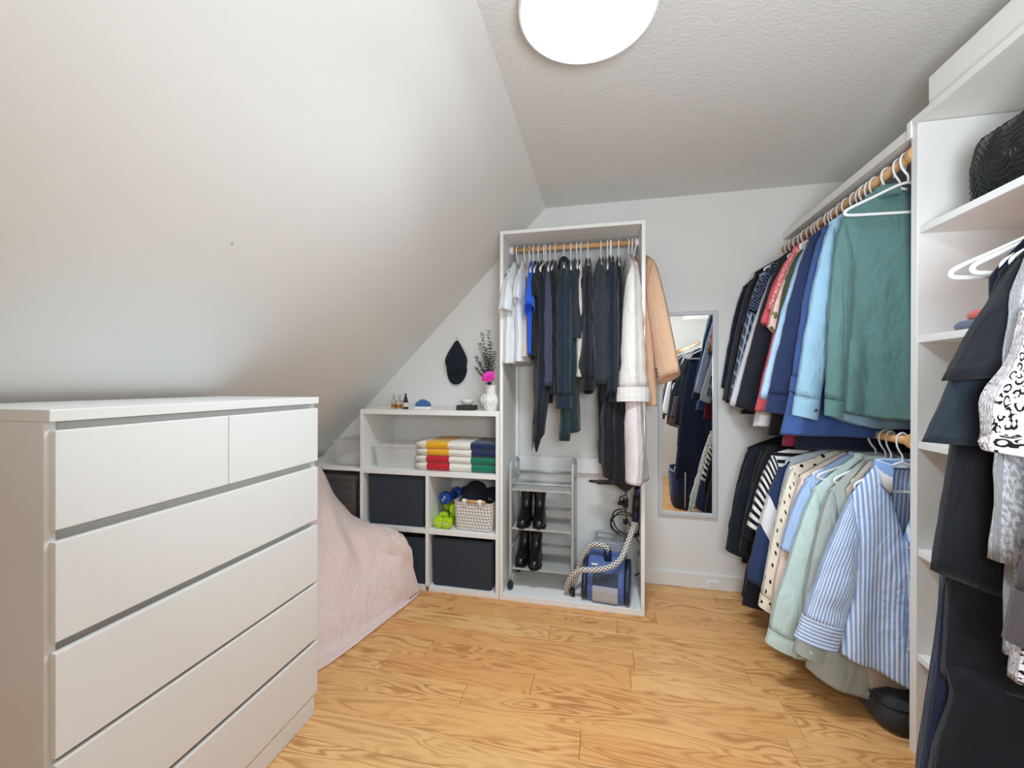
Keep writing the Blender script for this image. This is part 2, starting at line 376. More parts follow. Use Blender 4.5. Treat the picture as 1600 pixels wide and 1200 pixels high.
# ------------------------------------------------------------------ closet organiser on the right
CXF = 1.05
co = thing('closet_organizer', 'white built-in closet with shelf bay and wooden hanging rods', 'closet', (1.23, 1.705, 0))
def O(name, x0, x1, y0, y1, z0, z1, m=LAM2, bev=.002): return obj(name, B(x0 - 1.23, x1 - 1.23, y0 - 1.705, y1 - 1.705, z0, z1), m, co, bevel=bev)
O('divider_panel', CXF, XR - .002, 1.69, 1.722, 0, 2.178); O('divider_panel', CXF, XR - .002, 1.17, 1.2, 0, 2.178)
O('hanging_shelf', CXF, XR - .002, 1.724, YB - .002, 2.147, 2.183)
O('shelf', CXF, XR - .002, YF + .002, 1.169, 2.147, 2.183)
O('top_shelf', CXF - .002, XR - .002, 1.2, 1.725, 2.18, 2.205)
for z in (1.795, 1.421, 1.058, .69, .33): O('shelf', CXF + .004, XR - .002, 1.2, 1.69, z, z + .024)
O('corner_bracket', CXF - .006, CXF + .02, 1.715, 1.735, 2.14, 2.2, WHITEP)
UX, UZ, LZ, NX, NZ = 1.068, 2.09, 1.077, 1.0, 1.72
def rod(x, y0, y1, z): obj('rod', MB().cyl((x - 1.23, y0 - 1.705, z), (x - 1.23, y1 - 1.705, z), .0165, 20), PINE, co, smooth=True)
rod(UX + .0, 1.722, YB, UZ); rod(UX, 1.722, YB, LZ); rod(NX + .0, YF, 1.2, NZ)
for y0, z, x in ((YB - .02, UZ, UX), (YB - .02, LZ, UX), (1.722, UZ, UX), (1.722, LZ, UX), (YF, NZ, NX)):
    obj('rod_socket', MB().cyl((x - 1.23, y0 - 1.705, z), (x - 1.23, y0 + .018 - 1.705, z), .027, 18), PINE, co, smooth=False)
O('rod_arm', NX - .03, CXF + .01, 1.172, 1.198, NZ - .03, NZ + .03)

# ------------------------------------------------------------------ hangers and clothes
def lerp(a, b, t): return a + (b - a) * t
def interp(x, xs, ys):
    if x <= xs[0]: return ys[0]
    for i in range(len(xs) - 1):
        if x <= xs[i + 1]: return lerp(ys[i], ys[i + 1], (x - xs[i]) / (xs[i + 1] - xs[i]))
    return ys[-1]
HOOK = .0835      # height of the rod's centre above the hanger's apex
def make_hanger():
    t = thing('clothes_hanger', '', 'hanger')
    obj('hook', MB().tube(smooth_path([(0, 0, -.004), (0, 0, .022), (-.012, 0, .04), (-.0225, 0, .06), (-.0245, 0, .083), (-.017, 0, .1), (0, 0, .107), (.017, 0, .1), (.0245, 0, .083), (.021, 0, .066)], 4), .004, 8), WHITEP, t, smooth=True)
    p = smooth_path([(0, 0, 0), (-.04, 0, -.012), (-.12, 0, -.05), (-.19, 0, -.083), (-.203, 0, -.097), (-.19, 0, -.107), (-.1, 0, -.108), (0, 0, -.108), (.1, 0, -.108), (.19, 0, -.107), (.203, 0, -.097), (.19, 0, -.083), (.12, 0, -.05), (.04, 0, -.012)], 3)
    obj('shoulder_frame', MB().tube(p, .0054, 8, closed=True), WHITEP, t, smooth=True)
    return t
HANGER0 = make_hanger(); used = [0]
def hanger(loc, rz, label, group, tilt=0, k=1.):
    h = HANGER0 if not used[0] else copy_tree(HANGER0); used[0] = 1
    h.location = loc; h.rotation_euler = (0, tilt, rz); h.scale = (k, 1, 1); tag(h, label, 'hanger', group); return h
seed = [0]
def N(x, y, z): return noise.noise(Vector((x, y, z)))
def body_mesh(hw, sd, nw, nd, ndb, L, hem, th, hemth, fold, hc=0., vneck=False, lean=0., chest=None, sc=1., point=0., open_front=0):
    sd0 = seed[0] = seed[0] + 1; mb = MB(); nwd = 20; S = [0, .012, .03, .06, .1, .15, .2, .26, .32, .38, .44, .5, .56, .62, .68, .74, .8, .86, .91, .955, .985, 1]
    chest = chest or hw * .96; ph = [random.uniform(0, 6.28) for _ in range(4)]; kf = [random.uniform(1.6, 2.6), random.uniform(3.2, 4.6), random.uniform(5.5, 7.5)]
    rings = []; uvs = []
    def ring(s, ins=0., up=0.):
        pts = []
        hb = interp(s, [0, .06, .22, .4, 1], [hw, hw * .985, chest, lerp(chest, hem, .3), hem]) * (1 - ins)
        tk = interp(s, [0, .02, .1, .25, 1], [.005, .013, th * .8, th, hemth]) * (1 - ins * 4)
        am = fold * min(1, max(0, s - .08) * 1.5)
        for side in (0, 1):
            for i in range(nwd + 1):
                wi = -1 + 2 * i / nwd
                if side: wi = -wi
                x = hb * wi; ax = abs(x)
                zt = 0 if ax < nw else -sd * min(1, ((ax - nw) / max(hw - nw, .01))) ** 1.15
                nn = nd if side == 0 else ndb; k = min(1, ax / nw)
                dip = nn * ((1 - k) if (vneck and side == 0) else (1 - k * k)) if ax < nw else 0
                z = (zt - dip) * (1 - s) + (-L + hc * wi * wi - point * (1 - ax / max(hb, .01))) * s
                prof = max(0, 1 - abs(wi) ** 3) ** .5
                y = (-1 if side == 0 else 1) * (tk * prof + .0025)
                fo = am * (.55 * math.sin(kf[0] * wi * PI / 2 + ph[0]) + .4 * math.sin(kf[1] * wi * PI / 2 + ph[1] + s) + .3 * math.sin(kf[2] * wi * PI / 2 + ph[2] - s * 1.3))
                y += fo + .011 * min(1, s * 5) * (1 - abs(N(x * 5 + z * 2.2 + sd0 * 1.7, z * 2.6 - x * 2, side + .5))) ** 3 * (1 if side == 0 else -1) * -1 + (.009 * N(x * 8 + sd0, z * 4, side * 3 + sd0) + .005 * N(x * 21 + sd0, z * 9, side * 5)) * min(1, s * 8)
                x2 = x + lean * s * L + .006 * N(z * 4 + sd0, wi * 2, 3.3) * s
                pts.append((x2, y, z + up)); uvs.append((x + (side * .37), z))
        return pts
    for s in S: rings.append(ring(s))
    rings.append(ring(1, .03, .002)); rings.append(ring(1, .04, .035))
    mb.loft(rings, False, False, True, uvs); return mb
def sleeve_mesh(hw, sd, co, ci, th, sgn, dy, b0=.03, b1=.026, puff=0., arm=.2, wr=.009):
    sd0 = seed[0] = seed[0] + 1; mb = MB(); n = 16; rings = []; uvs = []
    O0 = Vector((hw * .93, 0, -sd * .86)); O3 = Vector((abs(co[0]), 0, co[1])); I0 = Vector((hw * .74, 0, -sd - arm)); I3 = Vector((abs(ci[0]), 0, ci[1]))
    ln = (O3 - O0).length
    O1 = O0 + Vector((.045 + .05 * sd, 0, -.045 - sd * .2)) if ln > .3 else O0 + (O3 - O0) * .35 + Vector((.012, 0, .006)); O2 = lerp(O1, O3, .45) + Vector((.004, 0, 0))
    I1 = lerp(I0, I3, .3); I2 = lerp(I0, I3, .7)
    bez = lambda a, b, c, d, t: a * (1 - t) ** 3 + b * 3 * t * (1 - t) ** 2 + c * 3 * t * t * (1 - t) + d * t ** 3
    m = 26 if ln > .3 else 9; per = 2.6 * ((O3 - I3).length + 2 * b0)
    def ring(t, k=1., ext=0.):
        o, i = bez(O0, O1, O2, O3, t), bez(I0, I1, I2, I3, t); c = (o + i) / 2; a = (o - i) / 2
        ax = a.normalized(); dn = Vector((-ax.z, 0, ax.x)); dn = -dn if dn.z > 0 else dn
        b = interp(t, [0, .12, .3, .75, 1], [th * .6, b0 * .95, b0, lerp(b0, b1, .6), b1]); pf = 1 + puff * math.exp(-((t - .86) / .12) ** 2)
        pts = []
        for j in range(n):
            an = 2 * PI * j / n; ca, sa = math.cos(an), math.sin(an)
            q = c + a * (ca * k * pf) + dn * ext; yy = sa * b * k * pf * (1 - .15 * abs(ca))
            q = Vector((q.x, yy, q.z)); amp = wr * (1 if m > 10 else .6) * min(1, t * 5)
            q += Vector((ca * .5, sa, 0)) * amp * (N(q.z * 14 + sd0, an, sd0) + .8 * math.sin(q.z * 46 + 1.5 * math.sin(an) + sd0) * max(0, N(q.z * 5, sd0, an * .6)))
            pts.append((q.x * sgn, q.y + dy * min(1, t * 2.5), q.z)); uvs.append((an / 6.28 * per, -t * ln))
        return pts
    rings.append(ring(0, .35))
    for k in range(m + 1): rings.append(ring(k / m))
    rings.append(ring(1, .88, -.002)); rings.append(ring(1, .82, -.03))
    mb.loft(rings, True, True, True, uvs)
    o, i = bez(O0, O1, O2, O3, 1), bez(I0, I1, I2, I3, 1)
    d = (bez(O0, O1, O2, O3, 1) - bez(O0, O1, O2, O3, .93)).normalized()
    return mb, (o, i, d, b1, sgn, dy)
def cuff_mesh(info, h=.055, k=1.03, kb=1.12, flare=1.):
    o, i, d, b, sgn, dy = info; c = (o + i) / 2; a = (o - i) / 2; n = 20; rings = []; uvs = []
    for t, kk in ((-.004, .9), (-.006, 1.), (h * .5, 1.), (h, flare), (h + .002, flare * .93), (h - .02, flare * .88)):
        rings.append([((c.x + a.x * math.cos(q) * k * kk + d.x * t) * sgn, math.sin(q) * b * kb * kk + dy, c.z + a.z * math.cos(q) * k * kk + d.z * t) for q in [2 * PI * j / n for j in range(n)]])
        uvs += [(t, q / 20 * .2) for q in range(n)]
    return MB().loft(rings, False, True, True, uvs)
def collar_mesh(nw, h=.022, fall=.045, point=.04, gap=.35, y0=.0, vdip=.0):
    n = 26; rings = []; uvs = []
    for j in range(n):
        u = -1 + 2 * j / (n - 1); an = -PI / 2 + gap * .9 * (1 if u >= 0 else -1) + u * 0
        an = -PI / 2 + gap + (j / (n - 1)) * (2 * PI - 2 * gap); fr = max(0, -math.sin(an)) ** 2
        cx, cy = math.cos(an), math.sin(an)
        rx, ry = nw * 1.0, .021
        P = lambda k, z: (rx * k * cx, (ry + (k - 1) * .06) * cy + y0, z - .012 - vdip * fr)
        prof = [P(.96, -.012), P(1.0, h * .7), P(1.05, h), P(1.14, h * .75), P(1.24 + .25 * fr, h - fall - point * fr), P(1.2 + .25 * fr, h - fall - point * fr + .003), P(1.08, h * .45)]
        rings.append(prof); uvs += [(-q * .012, j / n * .3) for q in range(7)]
    return MB().loft(rings, False, False, False, uvs)
def disc(r, h=.003): return MB().lathe([(r * .3, 0), (r, 0), (r, h * .7), (r * .85, h), (r * .6, h * .6), (.0003, h * .6)], 14)
def garment(name, label, cat, mat, loc, rz, group, hw=.2, sd=.1, nw=.065, nd=.05, ndb=.012, L=.7, hem=.24, th=.024, hemth=None, fold=.016, sl=None, sl2='same', cuff=None, cuffmat=None, cuffh=.055, collar=None, dy=0., b0=.03, b1=.026, puff=0., arm=.19, hang=True, hshort=None, buttons=(), drop=.012, tilt=0, hc=0., vneck=False, lean=0., chest=None, wr=.009, point=0., flare=1., sleevemat=None, hlabel=None):
    """loc is the hanger's apex; local x runs along the hanger, -x is the end towards the room"""
    t = thing(name, label, cat, loc, rz, group, ry=tilt)
    obj('body', body_mesh(hw, sd, nw, nd, ndb, L, hem, th, hemth or th * 1.1, fold, hc, vneck, lean, chest, 1, point), mat, t, smooth=True)
    if sl:
        for sgn, s in ((-1, sl), (1, sl if sl2 == 'same' else sl2)):
            if not s: continue
            mb, info = sleeve_mesh(hw, sd, s[0], s[1], th, sgn, dy, b0, b1, puff, arm, wr)
            so = obj('sleeve', mb, sleevemat or mat, t, smooth=True)
            if cuff: obj('cuff', cuff_mesh(info, cuffh, flare=flare), cuffmat or mat, so, smooth=False)
            if sgn < 0:
                o, i, d, b, _, dyy = info
                for (f, up, face, m) in buttons:      # f across the cuff, up along it
                    c = lerp(o, i, f); q = obj('button', disc(.0062), m, so)
                    q.rotation_euler = (PI / 2 if face > 0 else -PI / 2, 0, 0); q.location = (-(c.x + d.x * up), dyy - b * face, c.z + d.z * up)
    if collar: obj('collar', collar_mesh(nw, **(collar if isinstance(collar, dict) else {})), mat, t, smooth=True)
    if hang:
        hanger((loc[0], loc[1], loc[2]), rz, hlabel or ('white plastic hanger holding the ' + hshort), 'hangers in use', tilt, min(1., (hw - .022) / .203))
    return t
GU = 'clothes on the upper closet rod'; GL = 'clothes on the lower closet rod'; GW = 'clothes on the wardrobe rod'; GN = 'clothes on the near closet rod'
def V(c): return c
F = {}
def fab(k, c, pat=None, **q):
    F[k] = fabric('cloth_' + k, c, pat, **q); return F[k]
fab('sagegreen', (96, 130, 127), mottle((86, 119, 117), 220)); fab('lightblue', (150, 184, 204), mottle((136, 172, 196), 260)); fab('midblue', (66, 92, 148)); fab('navy', (40, 52, 86))
fab('oxford', (164, 200, 244), mottle((190, 216, 246), 200)); fab('olive', (74, 84, 62)); fab('floral', (228, 190, 180), blotch([(108, 106, 62), (228, 190, 180), (132, 120, 78), (236, 204, 196)], .035))
fab('coralprint', (226, 112, 118), dots((246, 190, 186), .018, .005, .8)); fab('coral', (232, 98, 106)); fab('charcoal', (38, 40, 48)); fab('lilacwhite', (214, 214, 222))
fab('navydots', (28, 38, 64), dots((170, 186, 214), .016, .0028, .25)); fab('plaid', (30, 42, 66), plaid((206, 216, 226), (44, 66, 96), .055)); fab('navytee', (30, 38, 66)); fab('black', (28, 29, 34)); fab('greyjacket', (62, 64, 72)); fab('darknavy', (27, 33, 54))
fab('white', (232, 233, 234)); fab('burgundy', (108, 26, 46)); fab('jersey', (24, 20, 24))
def up(name, label, cat, key, Y, short, rz=0., **k):
    return garment(name, label, cat, F[key], (UX, Y, UZ - HOOK), rz, GU, hshort=short, **k)
# upper rod, nearest first; co / ci are the outer and inner cuff corners
hanger((UX, 1.765, UZ - HOOK), math.radians(3), 'empty white hanger nearest the divider on the upper rod, in front of the green shirt', 'hangers in use')
up('shirt', 'sage green button-up shirt seen from the back on the upper rod', 'shirt', 'sagegreen', 1.81, 'sage green shirt', hw=.19, sd=.1, nw=.07, nd=.02, ndb=.01, L=.86, hem=.19, th=.022, fold=.024, sl=((-.245, -.79), (-.185, -.8)), cuff=True, collar=dict(gap=.2, point=.0, fall=.05), dy=-.012, b0=.024, b1=.02, hc=.03, chest=.175, wr=.009)
up('shirt', 'light blue chambray shirt with a dark cuff button on the upper rod', 'shirt', 'lightblue', 1.875, 'light blue chambray shirt', hw=.2, sd=.09, L=.9, hem=.2, sl=((-.322, -.78), (-.235, -.8)), cuff=True, cuffh=.07, collar=True, dy=-.012, b0=.03, b1=.026, buttons=((.78, .035, 1.06, BUTTON),), hc=.05, wr=.01)
up('sweatshirt', 'royal blue crew sweatshirt between the chambray shirt and the navy sweatshirt', 'sweatshirt', 'midblue', 1.95, 'royal blue sweatshirt', hw=.19, sd=.09, L=.94, hem=.2, sl=((-.3, -.7), (-.24, -.72)), cuff=True, lean=-.15)
up('sweatshirt', 'navy sweatshirt with a ribbed cuff on the upper rod', 'sweatshirt', 'navy', 2.015, 'navy sweatshirt', hw=.21, sd=.1, L=.72, hem=.23, sl=((-.368, -.775), (-.278, -.79)), cuff=True, cuffh=.072, dy=-.008, b0=.032, b1=.03)
up('shirt', 'pale sky blue oxford shirt on the upper rod', 'shirt', 'oxford', 2.085, 'pale blue oxford shirt', hw=.2, sd=.12, L=.76, hem=.23, sl=((-.378, -.79), (-.31, -.81)), collar=True, b0=.026, b1=.026)
up('t_shirt', 'olive green tee between the floral shirt and the pale blue shirt', 't-shirt', 'olive', 2.145, 'olive green tee', hw=.21, sd=.14, L=.7, hem=.24, sl=((-.292, -.5), (-.2, -.54)))
up('shirt', 'short-sleeved shirt with khaki leaves on blush pink', 'shirt', 'floral', 2.195, 'leaf print shirt', hw=.19, sd=.12, L=.66, hem=.22, sl=((-.31, -.455), (-.22, -.52)), collar=True, b0=.03, b1=.03)
up('shirt', 'coral pink speckled short-sleeved shirt on the upper rod', 'shirt', 'coralprint', 2.245, 'speckled coral shirt', hw=.18, sd=.075, L=.6, hem=.22, sl=((-.292, -.36), (-.21, -.42)), collar=True)
up('polo_shirt', 'plain coral red polo shirt with a long hem on the upper rod', 'polo shirt', 'coral', 2.30, 'coral polo shirt', hw=.2, sd=.13, L=.88, hem=.335, sl=((-.3, -.42), (-.22, -.46)), collar=True, hc=.02, th=.02)
up('jacket', 'charcoal black casual jacket between the white shirt and the coral polo', 'jacket', 'charcoal', 2.365, 'charcoal jacket', hw=.2, sd=.09, L=.85, hem=.3, sl=((-.398, -.845), (-.3, -.875)), collar=True, b0=.034, b1=.03)
up('shirt', 'white dress shirt with a long sleeve on the upper rod', 'shirt', 'lilacwhite', 2.43, 'white dress shirt', hw=.2, sd=.14, L=.84, hem=.26, sl=((-.412, -.84), (-.34, -.865)), collar=True)
up('shirt', 'navy short-sleeved shirt with small white dots on the upper rod', 'shirt', 'navydots', 2.485, 'dotted navy shirt', hw=.19, sd=.085, L=.72, hem=.25, sl=((-.3, -.32), (-.215, -.37)), collar=True)
up('shirt', 'navy and white plaid shirt on the upper rod', 'shirt', 'plaid', 2.535, 'plaid shirt', hw=.23, sd=.125, L=.8, hem=.26, sl=((-.386, -.815), (-.31, -.84)), collar=True)
up('t_shirt', 'navy tee with a short sleeve beside the black suit jacket', 't-shirt', 'navytee', 2.585, 'navy tee', hw=.19, sd=.08, L=.7, hem=.25, sl=((-.31, -.4), (-.23, -.44)))
up('suit_jacket', 'black suit jacket with sleeve buttons on the upper rod', 'jacket', 'black', 2.635, 'black suit jacket', hw=.22, sd=.085, L=.9, hem=.29, sl=((-.376, -.835), (-.29, -.86)), collar=True, b0=.036, b1=.034, buttons=((.75, -.05, 1.0, BUTTON), (.75, -.07, 1.0, BUTTON), (.75, -.09, 1.0, BUTTON)))
up('jacket', 'dark grey suit jacket second from the far wall on the upper rod', 'jacket', 'greyjacket', 2.69, 'dark grey suit jacket', hw=.235, sd=.125, L=.86, hem=.28, sl=((-.375, -.825), (-.29, -.85)), collar=True)
up('jacket', 'midnight navy jacket nearest the far wall on the upper rod', 'jacket', 'darknavy', 2.742, 'midnight navy jacket', hw=.25, sd=.145, L=.82, hem=.28, th=.02, b0=.024, fold=.006, sl=((-.37, -.75), (-.29, -.78)))
# long hems that show under the upper row
up('t_shirt', 'long white tee whose hem peeps out below the white shirt', 't-shirt', 'white', 2.405, 'long white tee', hw=.18, sd=.1, L=.95, hem=.3, th=.016, fold=.008)
up('jersey', 'black sports jersey with a red emblem, its hem below the coral polo', 'jersey', 'jersey', 2.27, 'black jersey', hw=.18, sd=.1, L=.98, hem=.27, th=.016, fold=.008)
up('top', 'burgundy long top whose hem hangs below the royal blue one', 'top', 'burgundy', 2.05, 'burgundy top', hw=.17, sd=.1, L=1.0, hem=.3, th=.014, fold=.008)
up('top', 'long dark navy hooded top hanging lowest under the chambray shirt', 'top', 'darknavy', 1.985, 'long dark navy top', hw=.18, sd=.1, L=1.0, hem=.27, th=.016, fold=.008, lean=.0)
je = [o for o in bpy.data.objects if o.get('label', '').startswith('black sports jersey')][0]
RED = plain('red_print', (196, 30, 44), .6)
obj('emblem', MB().loft([[(-.19 + x * .03, y, -.93 + z * .016) for x, z in ((-1, .2), (-.2, 1), (.4, .5), (1, -.9), (.1, -.3))] for y in (-.028, -.03)]), RED, je)
obj('emblem', B(-.21, -.17, -.03, -.028, -.965, -.958), WHITEP, je)

# lower rod
fab('bluestripe', (234, 238, 246), stripes((136, 168, 218), .0135, .54)); fab('sage', (176, 184, 180)); fab('mint', (206, 224, 218), stripes((184, 208, 206), .006, .5)); fab('finestripe', (206, 222, 244), stripes((128, 166, 222), .007, .5))
fab('creamdot', (236, 228, 212), dots((38, 32, 32), .046, .0072, .55)); fab('paleblue', (196, 208, 220)); fab('colorblock', (44, 60, 98), blocks([(-.2, (226, 228, 232)), (-.345, (44, 60, 98))])); fab('zebra', (232, 232, 230), stripes((22, 22, 26), .034, .5, 1)); fab('blush', (238, 214, 202))
fab('darkdenim', (32, 36, 48), mottle((26, 30, 42), 200)); fab('beige', (196, 186, 172))
def lo(name, label, cat, key, Y, short, rz=0., **k):
    return garment(name, label, cat, F[key], (UX, Y, LZ - HOOK), rz, GL, hshort=short, **k)
st = lo('shirt', 'blue and white striped open-collar shirt at the front of the lower rod', 'shirt', 'bluestripe', 1.79, 'blue striped shirt', rz=math.radians(-3), hw=.17, sd=.145, nw=.075, nd=.27, ndb=.03, vneck=True, L=.72, hem=.2, point=.085, sl=((-.325, -.6), (-.19, -.63)), cuff=True, cuffh=.085, collar=dict(point=.07, fall=.06, gap=.5, vdip=.02), dy=-.02, b0=.032, b1=.028, fold=.02, arm=.2, flare=1.04, wr=.01, th=.026)
obj('placket', MB().loft([[(x, -.034 - .012 * math.sin(z * 9), z) for x in (-.013, .013)] for z in [-.28 - .02 * k for k in range(24)]], False, False, False, [(x, -.28 - .02 * k) for k in range(24) for x in (-.013, .013)]), F['bluestripe'], st, solid=.003)
for k in range(5):
    q = obj('button', disc(.005), BUTTONW, st); q.rotation_euler = (PI / 2, 0, 0); q.location = (0, -.037 - .012 * math.sin((-.3 - .09 * k) * 9), -.3 - .09 * k)
obj('brand_tab', B(-.028, .028, .022, .0235, -.075, -.062), plain('black_label_tape', (20, 20, 22), .7), st)
lo('jacket', 'sage grey shirt jacket with a pale cuff button behind the striped shirt', 'jacket', 'sage', 1.885, 'sage grey shirt jacket', hw=.195, sd=.14, L=.93, hem=.27, sl=((-.305, -.715), (-.19, -.745)), cuff=True, cuffh=.075, collar=dict(point=.03), b0=.032, b1=.03, hc=.07, buttons=((.35, .045, 1.06, BUTTONW),), dy=-.01, th=.03)
lo('top', 'beige long top whose hem shows below the striped shirt', 'top', 'beige', 1.853, 'beige long top', hw=.15, sd=.12, L=.93, hem=.13, lean=.06, th=.014, fold=.006, hc=.05)
lo('shirt', 'mint green seersucker shirt on the lower rod', 'shirt', 'mint', 1.945, 'mint seersucker shirt', hw=.225, sd=.15, L=.86, hem=.29, sl=((-.388, -.745), (-.265, -.79)), cuff=True, collar=True, b0=.034, b1=.03, sleevemat=None, puff=.12, dy=-.01)
lo('shirt', 'fine blue striped shirt showing its shoulder behind the mint shirt', 'shirt', 'finestripe', 1.985, 'fine blue striped shirt', hw=.235, sd=.12, L=.84, hem=.29, sl=((-.33, -.42), (-.22, -.46)), collar=True)
lo('blouse', 'blush ruffled blouse between the polka dot blouse and the fine striped shirt', 'blouse', 'blush', 2.02, 'blush ruffled blouse', hw=.24, sd=.11, L=.82, hem=.31, sl=((-.35, -.7), (-.25, -.73)), puff=.1, fold=.016)
lo('blouse', 'cream polka dot blouse on the lower rod', 'blouse', 'creamdot', 2.075, 'polka dot blouse', hw=.26, sd=.085, L=.76, hem=.33, sl=((-.376, -.665), (-.27, -.71)), cuff=True, cuffh=.05, b0=.036, b1=.03, dy=-.008)
lo('blouse', 'sheer pale blue blouse draped over its hanger beside the polka dot blouse', 'blouse', 'paleblue', 2.12, 'pale blue blouse', hw=.24, sd=.05, L=.66, hem=.3, sl=((-.32, -.6), (-.24, -.62)))
lo('sweatshirt', 'navy and white colour-block sweatshirt on the lower rod', 'sweatshirt', 'colorblock', 2.2, 'colour-block sweatshirt', hw=.265, sd=.13, L=.7, hem=.32, sl=((-.392, -.65), (-.29, -.7)), b0=.04, b1=.034, puff=.1)
lo('top', 'black and white striped knit top on the lower rod', 'top', 'zebra', 2.28, 'striped knit top', hw=.26, sd=.06, L=.7, hem=.34, sl=((-.37, -.43), (-.27, -.47)), b0=.036, b1=.036)
lo('top', 'long black top beside the striped knit top on the lower rod', 'top', 'black', 2.36, 'long black top', hw=.255, sd=.035, L=.87, hem=.36, sl=((-.372, -.5), (-.27, -.54)), fold=.018)
lo('dress', 'black gathered dress in the middle of the dark lower clothes', 'dress', 'black', 2.44, 'black gathered dress', hw=.25, sd=.05, L=.86, hem=.34, sl=((-.36, -.62), (-.27, -.65)), fold=.022)
lo('jacket', 'dark denim jacket with a wide cuff near the far wall on the lower rod', 'jacket', 'darkdenim', 2.52, 'dark denim jacket', hw=.28, sd=.07, L=.7, hem=.32, sl=((-.39, -.57), (-.3, -.6)), cuff=True, cuffh=.07, b0=.036, b1=.034, puff=.1, wr=.012)
lo('top', 'black top nearest the far wall on the lower rod', 'top', 'black', 2.62, 'last black top by the far wall', hw=.26, sd=.08, L=.66, hem=.32, sl=((-.36, -.55), (-.28, -.58)))
for k, (y, r) in enumerate(((2.16, 4), (2.24, -3))):
    hanger((UX, y, LZ - HOOK), math.radians(r), ('empty white hanger on the lower rod beside the colour-block sweatshirt, nearer one', 'empty white hanger on the lower rod behind the colour-block sweatshirt, farther one')[k], 'hangers in use')

# wardrobe rod (local -x points to the room)
fab('bright', (24, 96, 226)); fab('camisole', (226, 206, 184)); fab('slate', (66, 72, 96)); fab('navyteal', (30, 44, 58)); fab('darkgreen', (22, 50, 54)); fab('vest', (48, 50, 58)); fab('creamstrap', (222, 214, 200))
fab('blackknit', (24, 28, 36), bstr=.6); fab('cardigan', (46, 52, 60)); fab('blazer', (26, 36, 52)); fab('coat', (228, 222, 216)); fab('pinkdress', (226, 214, 214)); fab('tan', (206, 166, 136)); fab('softblack', (26, 27, 32)); fab('gauze', (28, 31, 42))
WZ = 2.12 - HOOK
def wa(name, label, cat, key, X, short, yaw=0., **k):
    return garment(name, label, cat, F[key], (X, 2.57, WZ), math.radians(90 + yaw), GW, hshort=short, sl2=((.18, -.5), (.1, -.53)), **k)
wa('t_shirt', 'white tee at the far end of the wardrobe rod beside the side panel', 't-shirt', 'white', -.535, 'outer white tee', yaw=-8, hw=.2, sd=.13, nd=.07, L=.64, hem=.22, th=.03, sl=((-.27, -.33), (-.15, -.36)), b0=.04, b1=.045, fold=.01)
wa('t_shirt', 'second white tee with a deep neck, beside the outer white tee', 't-shirt', 'white', -.488, 'second white tee', yaw=-3, hw=.18, sd=.11, nw=.08, nd=.16, L=.63, hem=.2, th=.022, sl=((-.24, -.26), (-.16, -.29)))
wa('camisole', 'beige camisole between the white tees and the bright blue top', 'camisole', 'camisole', -.458, 'beige camisole', hw=.12, sd=.2, nw=.1, nd=.12, ndb=.12, L=.6, hem=.18, th=.016)
wa('top', 'bright cobalt blue short-sleeved top in the wardrobe', 'top', 'bright', -.432, 'cobalt blue top', yaw=3, hw=.19, sd=.125, L=.585, hem=.2, th=.02, sl=((-.255, -.3), (-.16, -.37)), b0=.024, b1=.03)
wa('top', 'black short top beside the cobalt blue top', 'top', 'black', -.4, 'black short top', hw=.19, sd=.13, L=.6, hem=.21, th=.026, sl=((-.22, -.25), (-.15, -.28)))
wa('top', 'faded black top behind the fringed scarf', 'top', 'softblack', -.365, 'faded black top', hw=.18, sd=.15, L=.88, hem=.19, th=.024)
wa('blouse', 'slate blue blouse with a long straight sleeve in the wardrobe', 'blouse', 'slate', -.328, 'slate blue blouse', yaw=4, hw=.2, sd=.13, L=.74, hem=.2, th=.02, sl=((-.235, -.77), (-.13, -.785)), b0=.026, b1=.026, dy=0)
wa('top', 'black pleated top between the slate blouse and the teal navy shirt', 'top', 'softblack', -.295, 'black pleated top', hw=.2, sd=.11, L=.82, hem=.2, th=.03, fold=.02)
wa('shirt', 'dark teal navy shirt with a buttoned cuff in the wardrobe', 'shirt', 'navyteal', -.243, 'dark teal navy shirt', yaw=6, hw=.21, sd=.11, L=.78, hem=.21, th=.03, sl=((-.25, -.83), (-.12, -.84)), cuff=True, cuffh=.065, collar=True, b0=.044, b1=.042, buttons=((.6, .03, 1.05, BUTTONW),))
wa('dress', 'bottle green long-sleeved dress hanging below the teal navy shirt', 'dress', 'darkgreen', -.2, 'bottle green dress', yaw=5, hw=.19, sd=.12, L=1.04, hem=.21, th=.03, sl=((-.24, -1.08), (-.13, -1.09)), b0=.026, b1=.03, dy=.03)
wa('vest', 'charcoal short vest with a slanted hem in the wardrobe', 'vest', 'vest', -.165, 'charcoal vest', yaw=5, hw=.2, sd=.11, L=.5, hem=.21, th=.034, nd=.1)
wa('top', 'cream strappy top just showing between the charcoal vest and the black sweater', 'top', 'creamstrap', -.138, 'cream strappy top', hw=.19, sd=.16, nw=.12, nd=.12, ndb=.1, L=.72, hem=.2, th=.016)
wa('sweater', 'black knit sweater with a balloon sleeve and ribbed cuff', 'sweater', 'blackknit', -.098, 'black balloon-sleeve sweater', yaw=4, hw=.2, sd=.1, L=.66, hem=.2, th=.028, sl=((-.25, -.73), (-.13, -.76)), cuff=True, cuffh=.06, b0=.034, b1=.034, puff=.5, flare=.8)
wa('cardigan', 'plain charcoal cardigan in the middle of the wardrobe rod', 'cardigan', 'cardigan', -.02, 'charcoal cardigan', yaw=3, hw=.2, sd=.1, L=.76, hem=.22, th=.04, sl=((-.255, -.76), (-.12, -.775)), b0=.042, b1=.046)
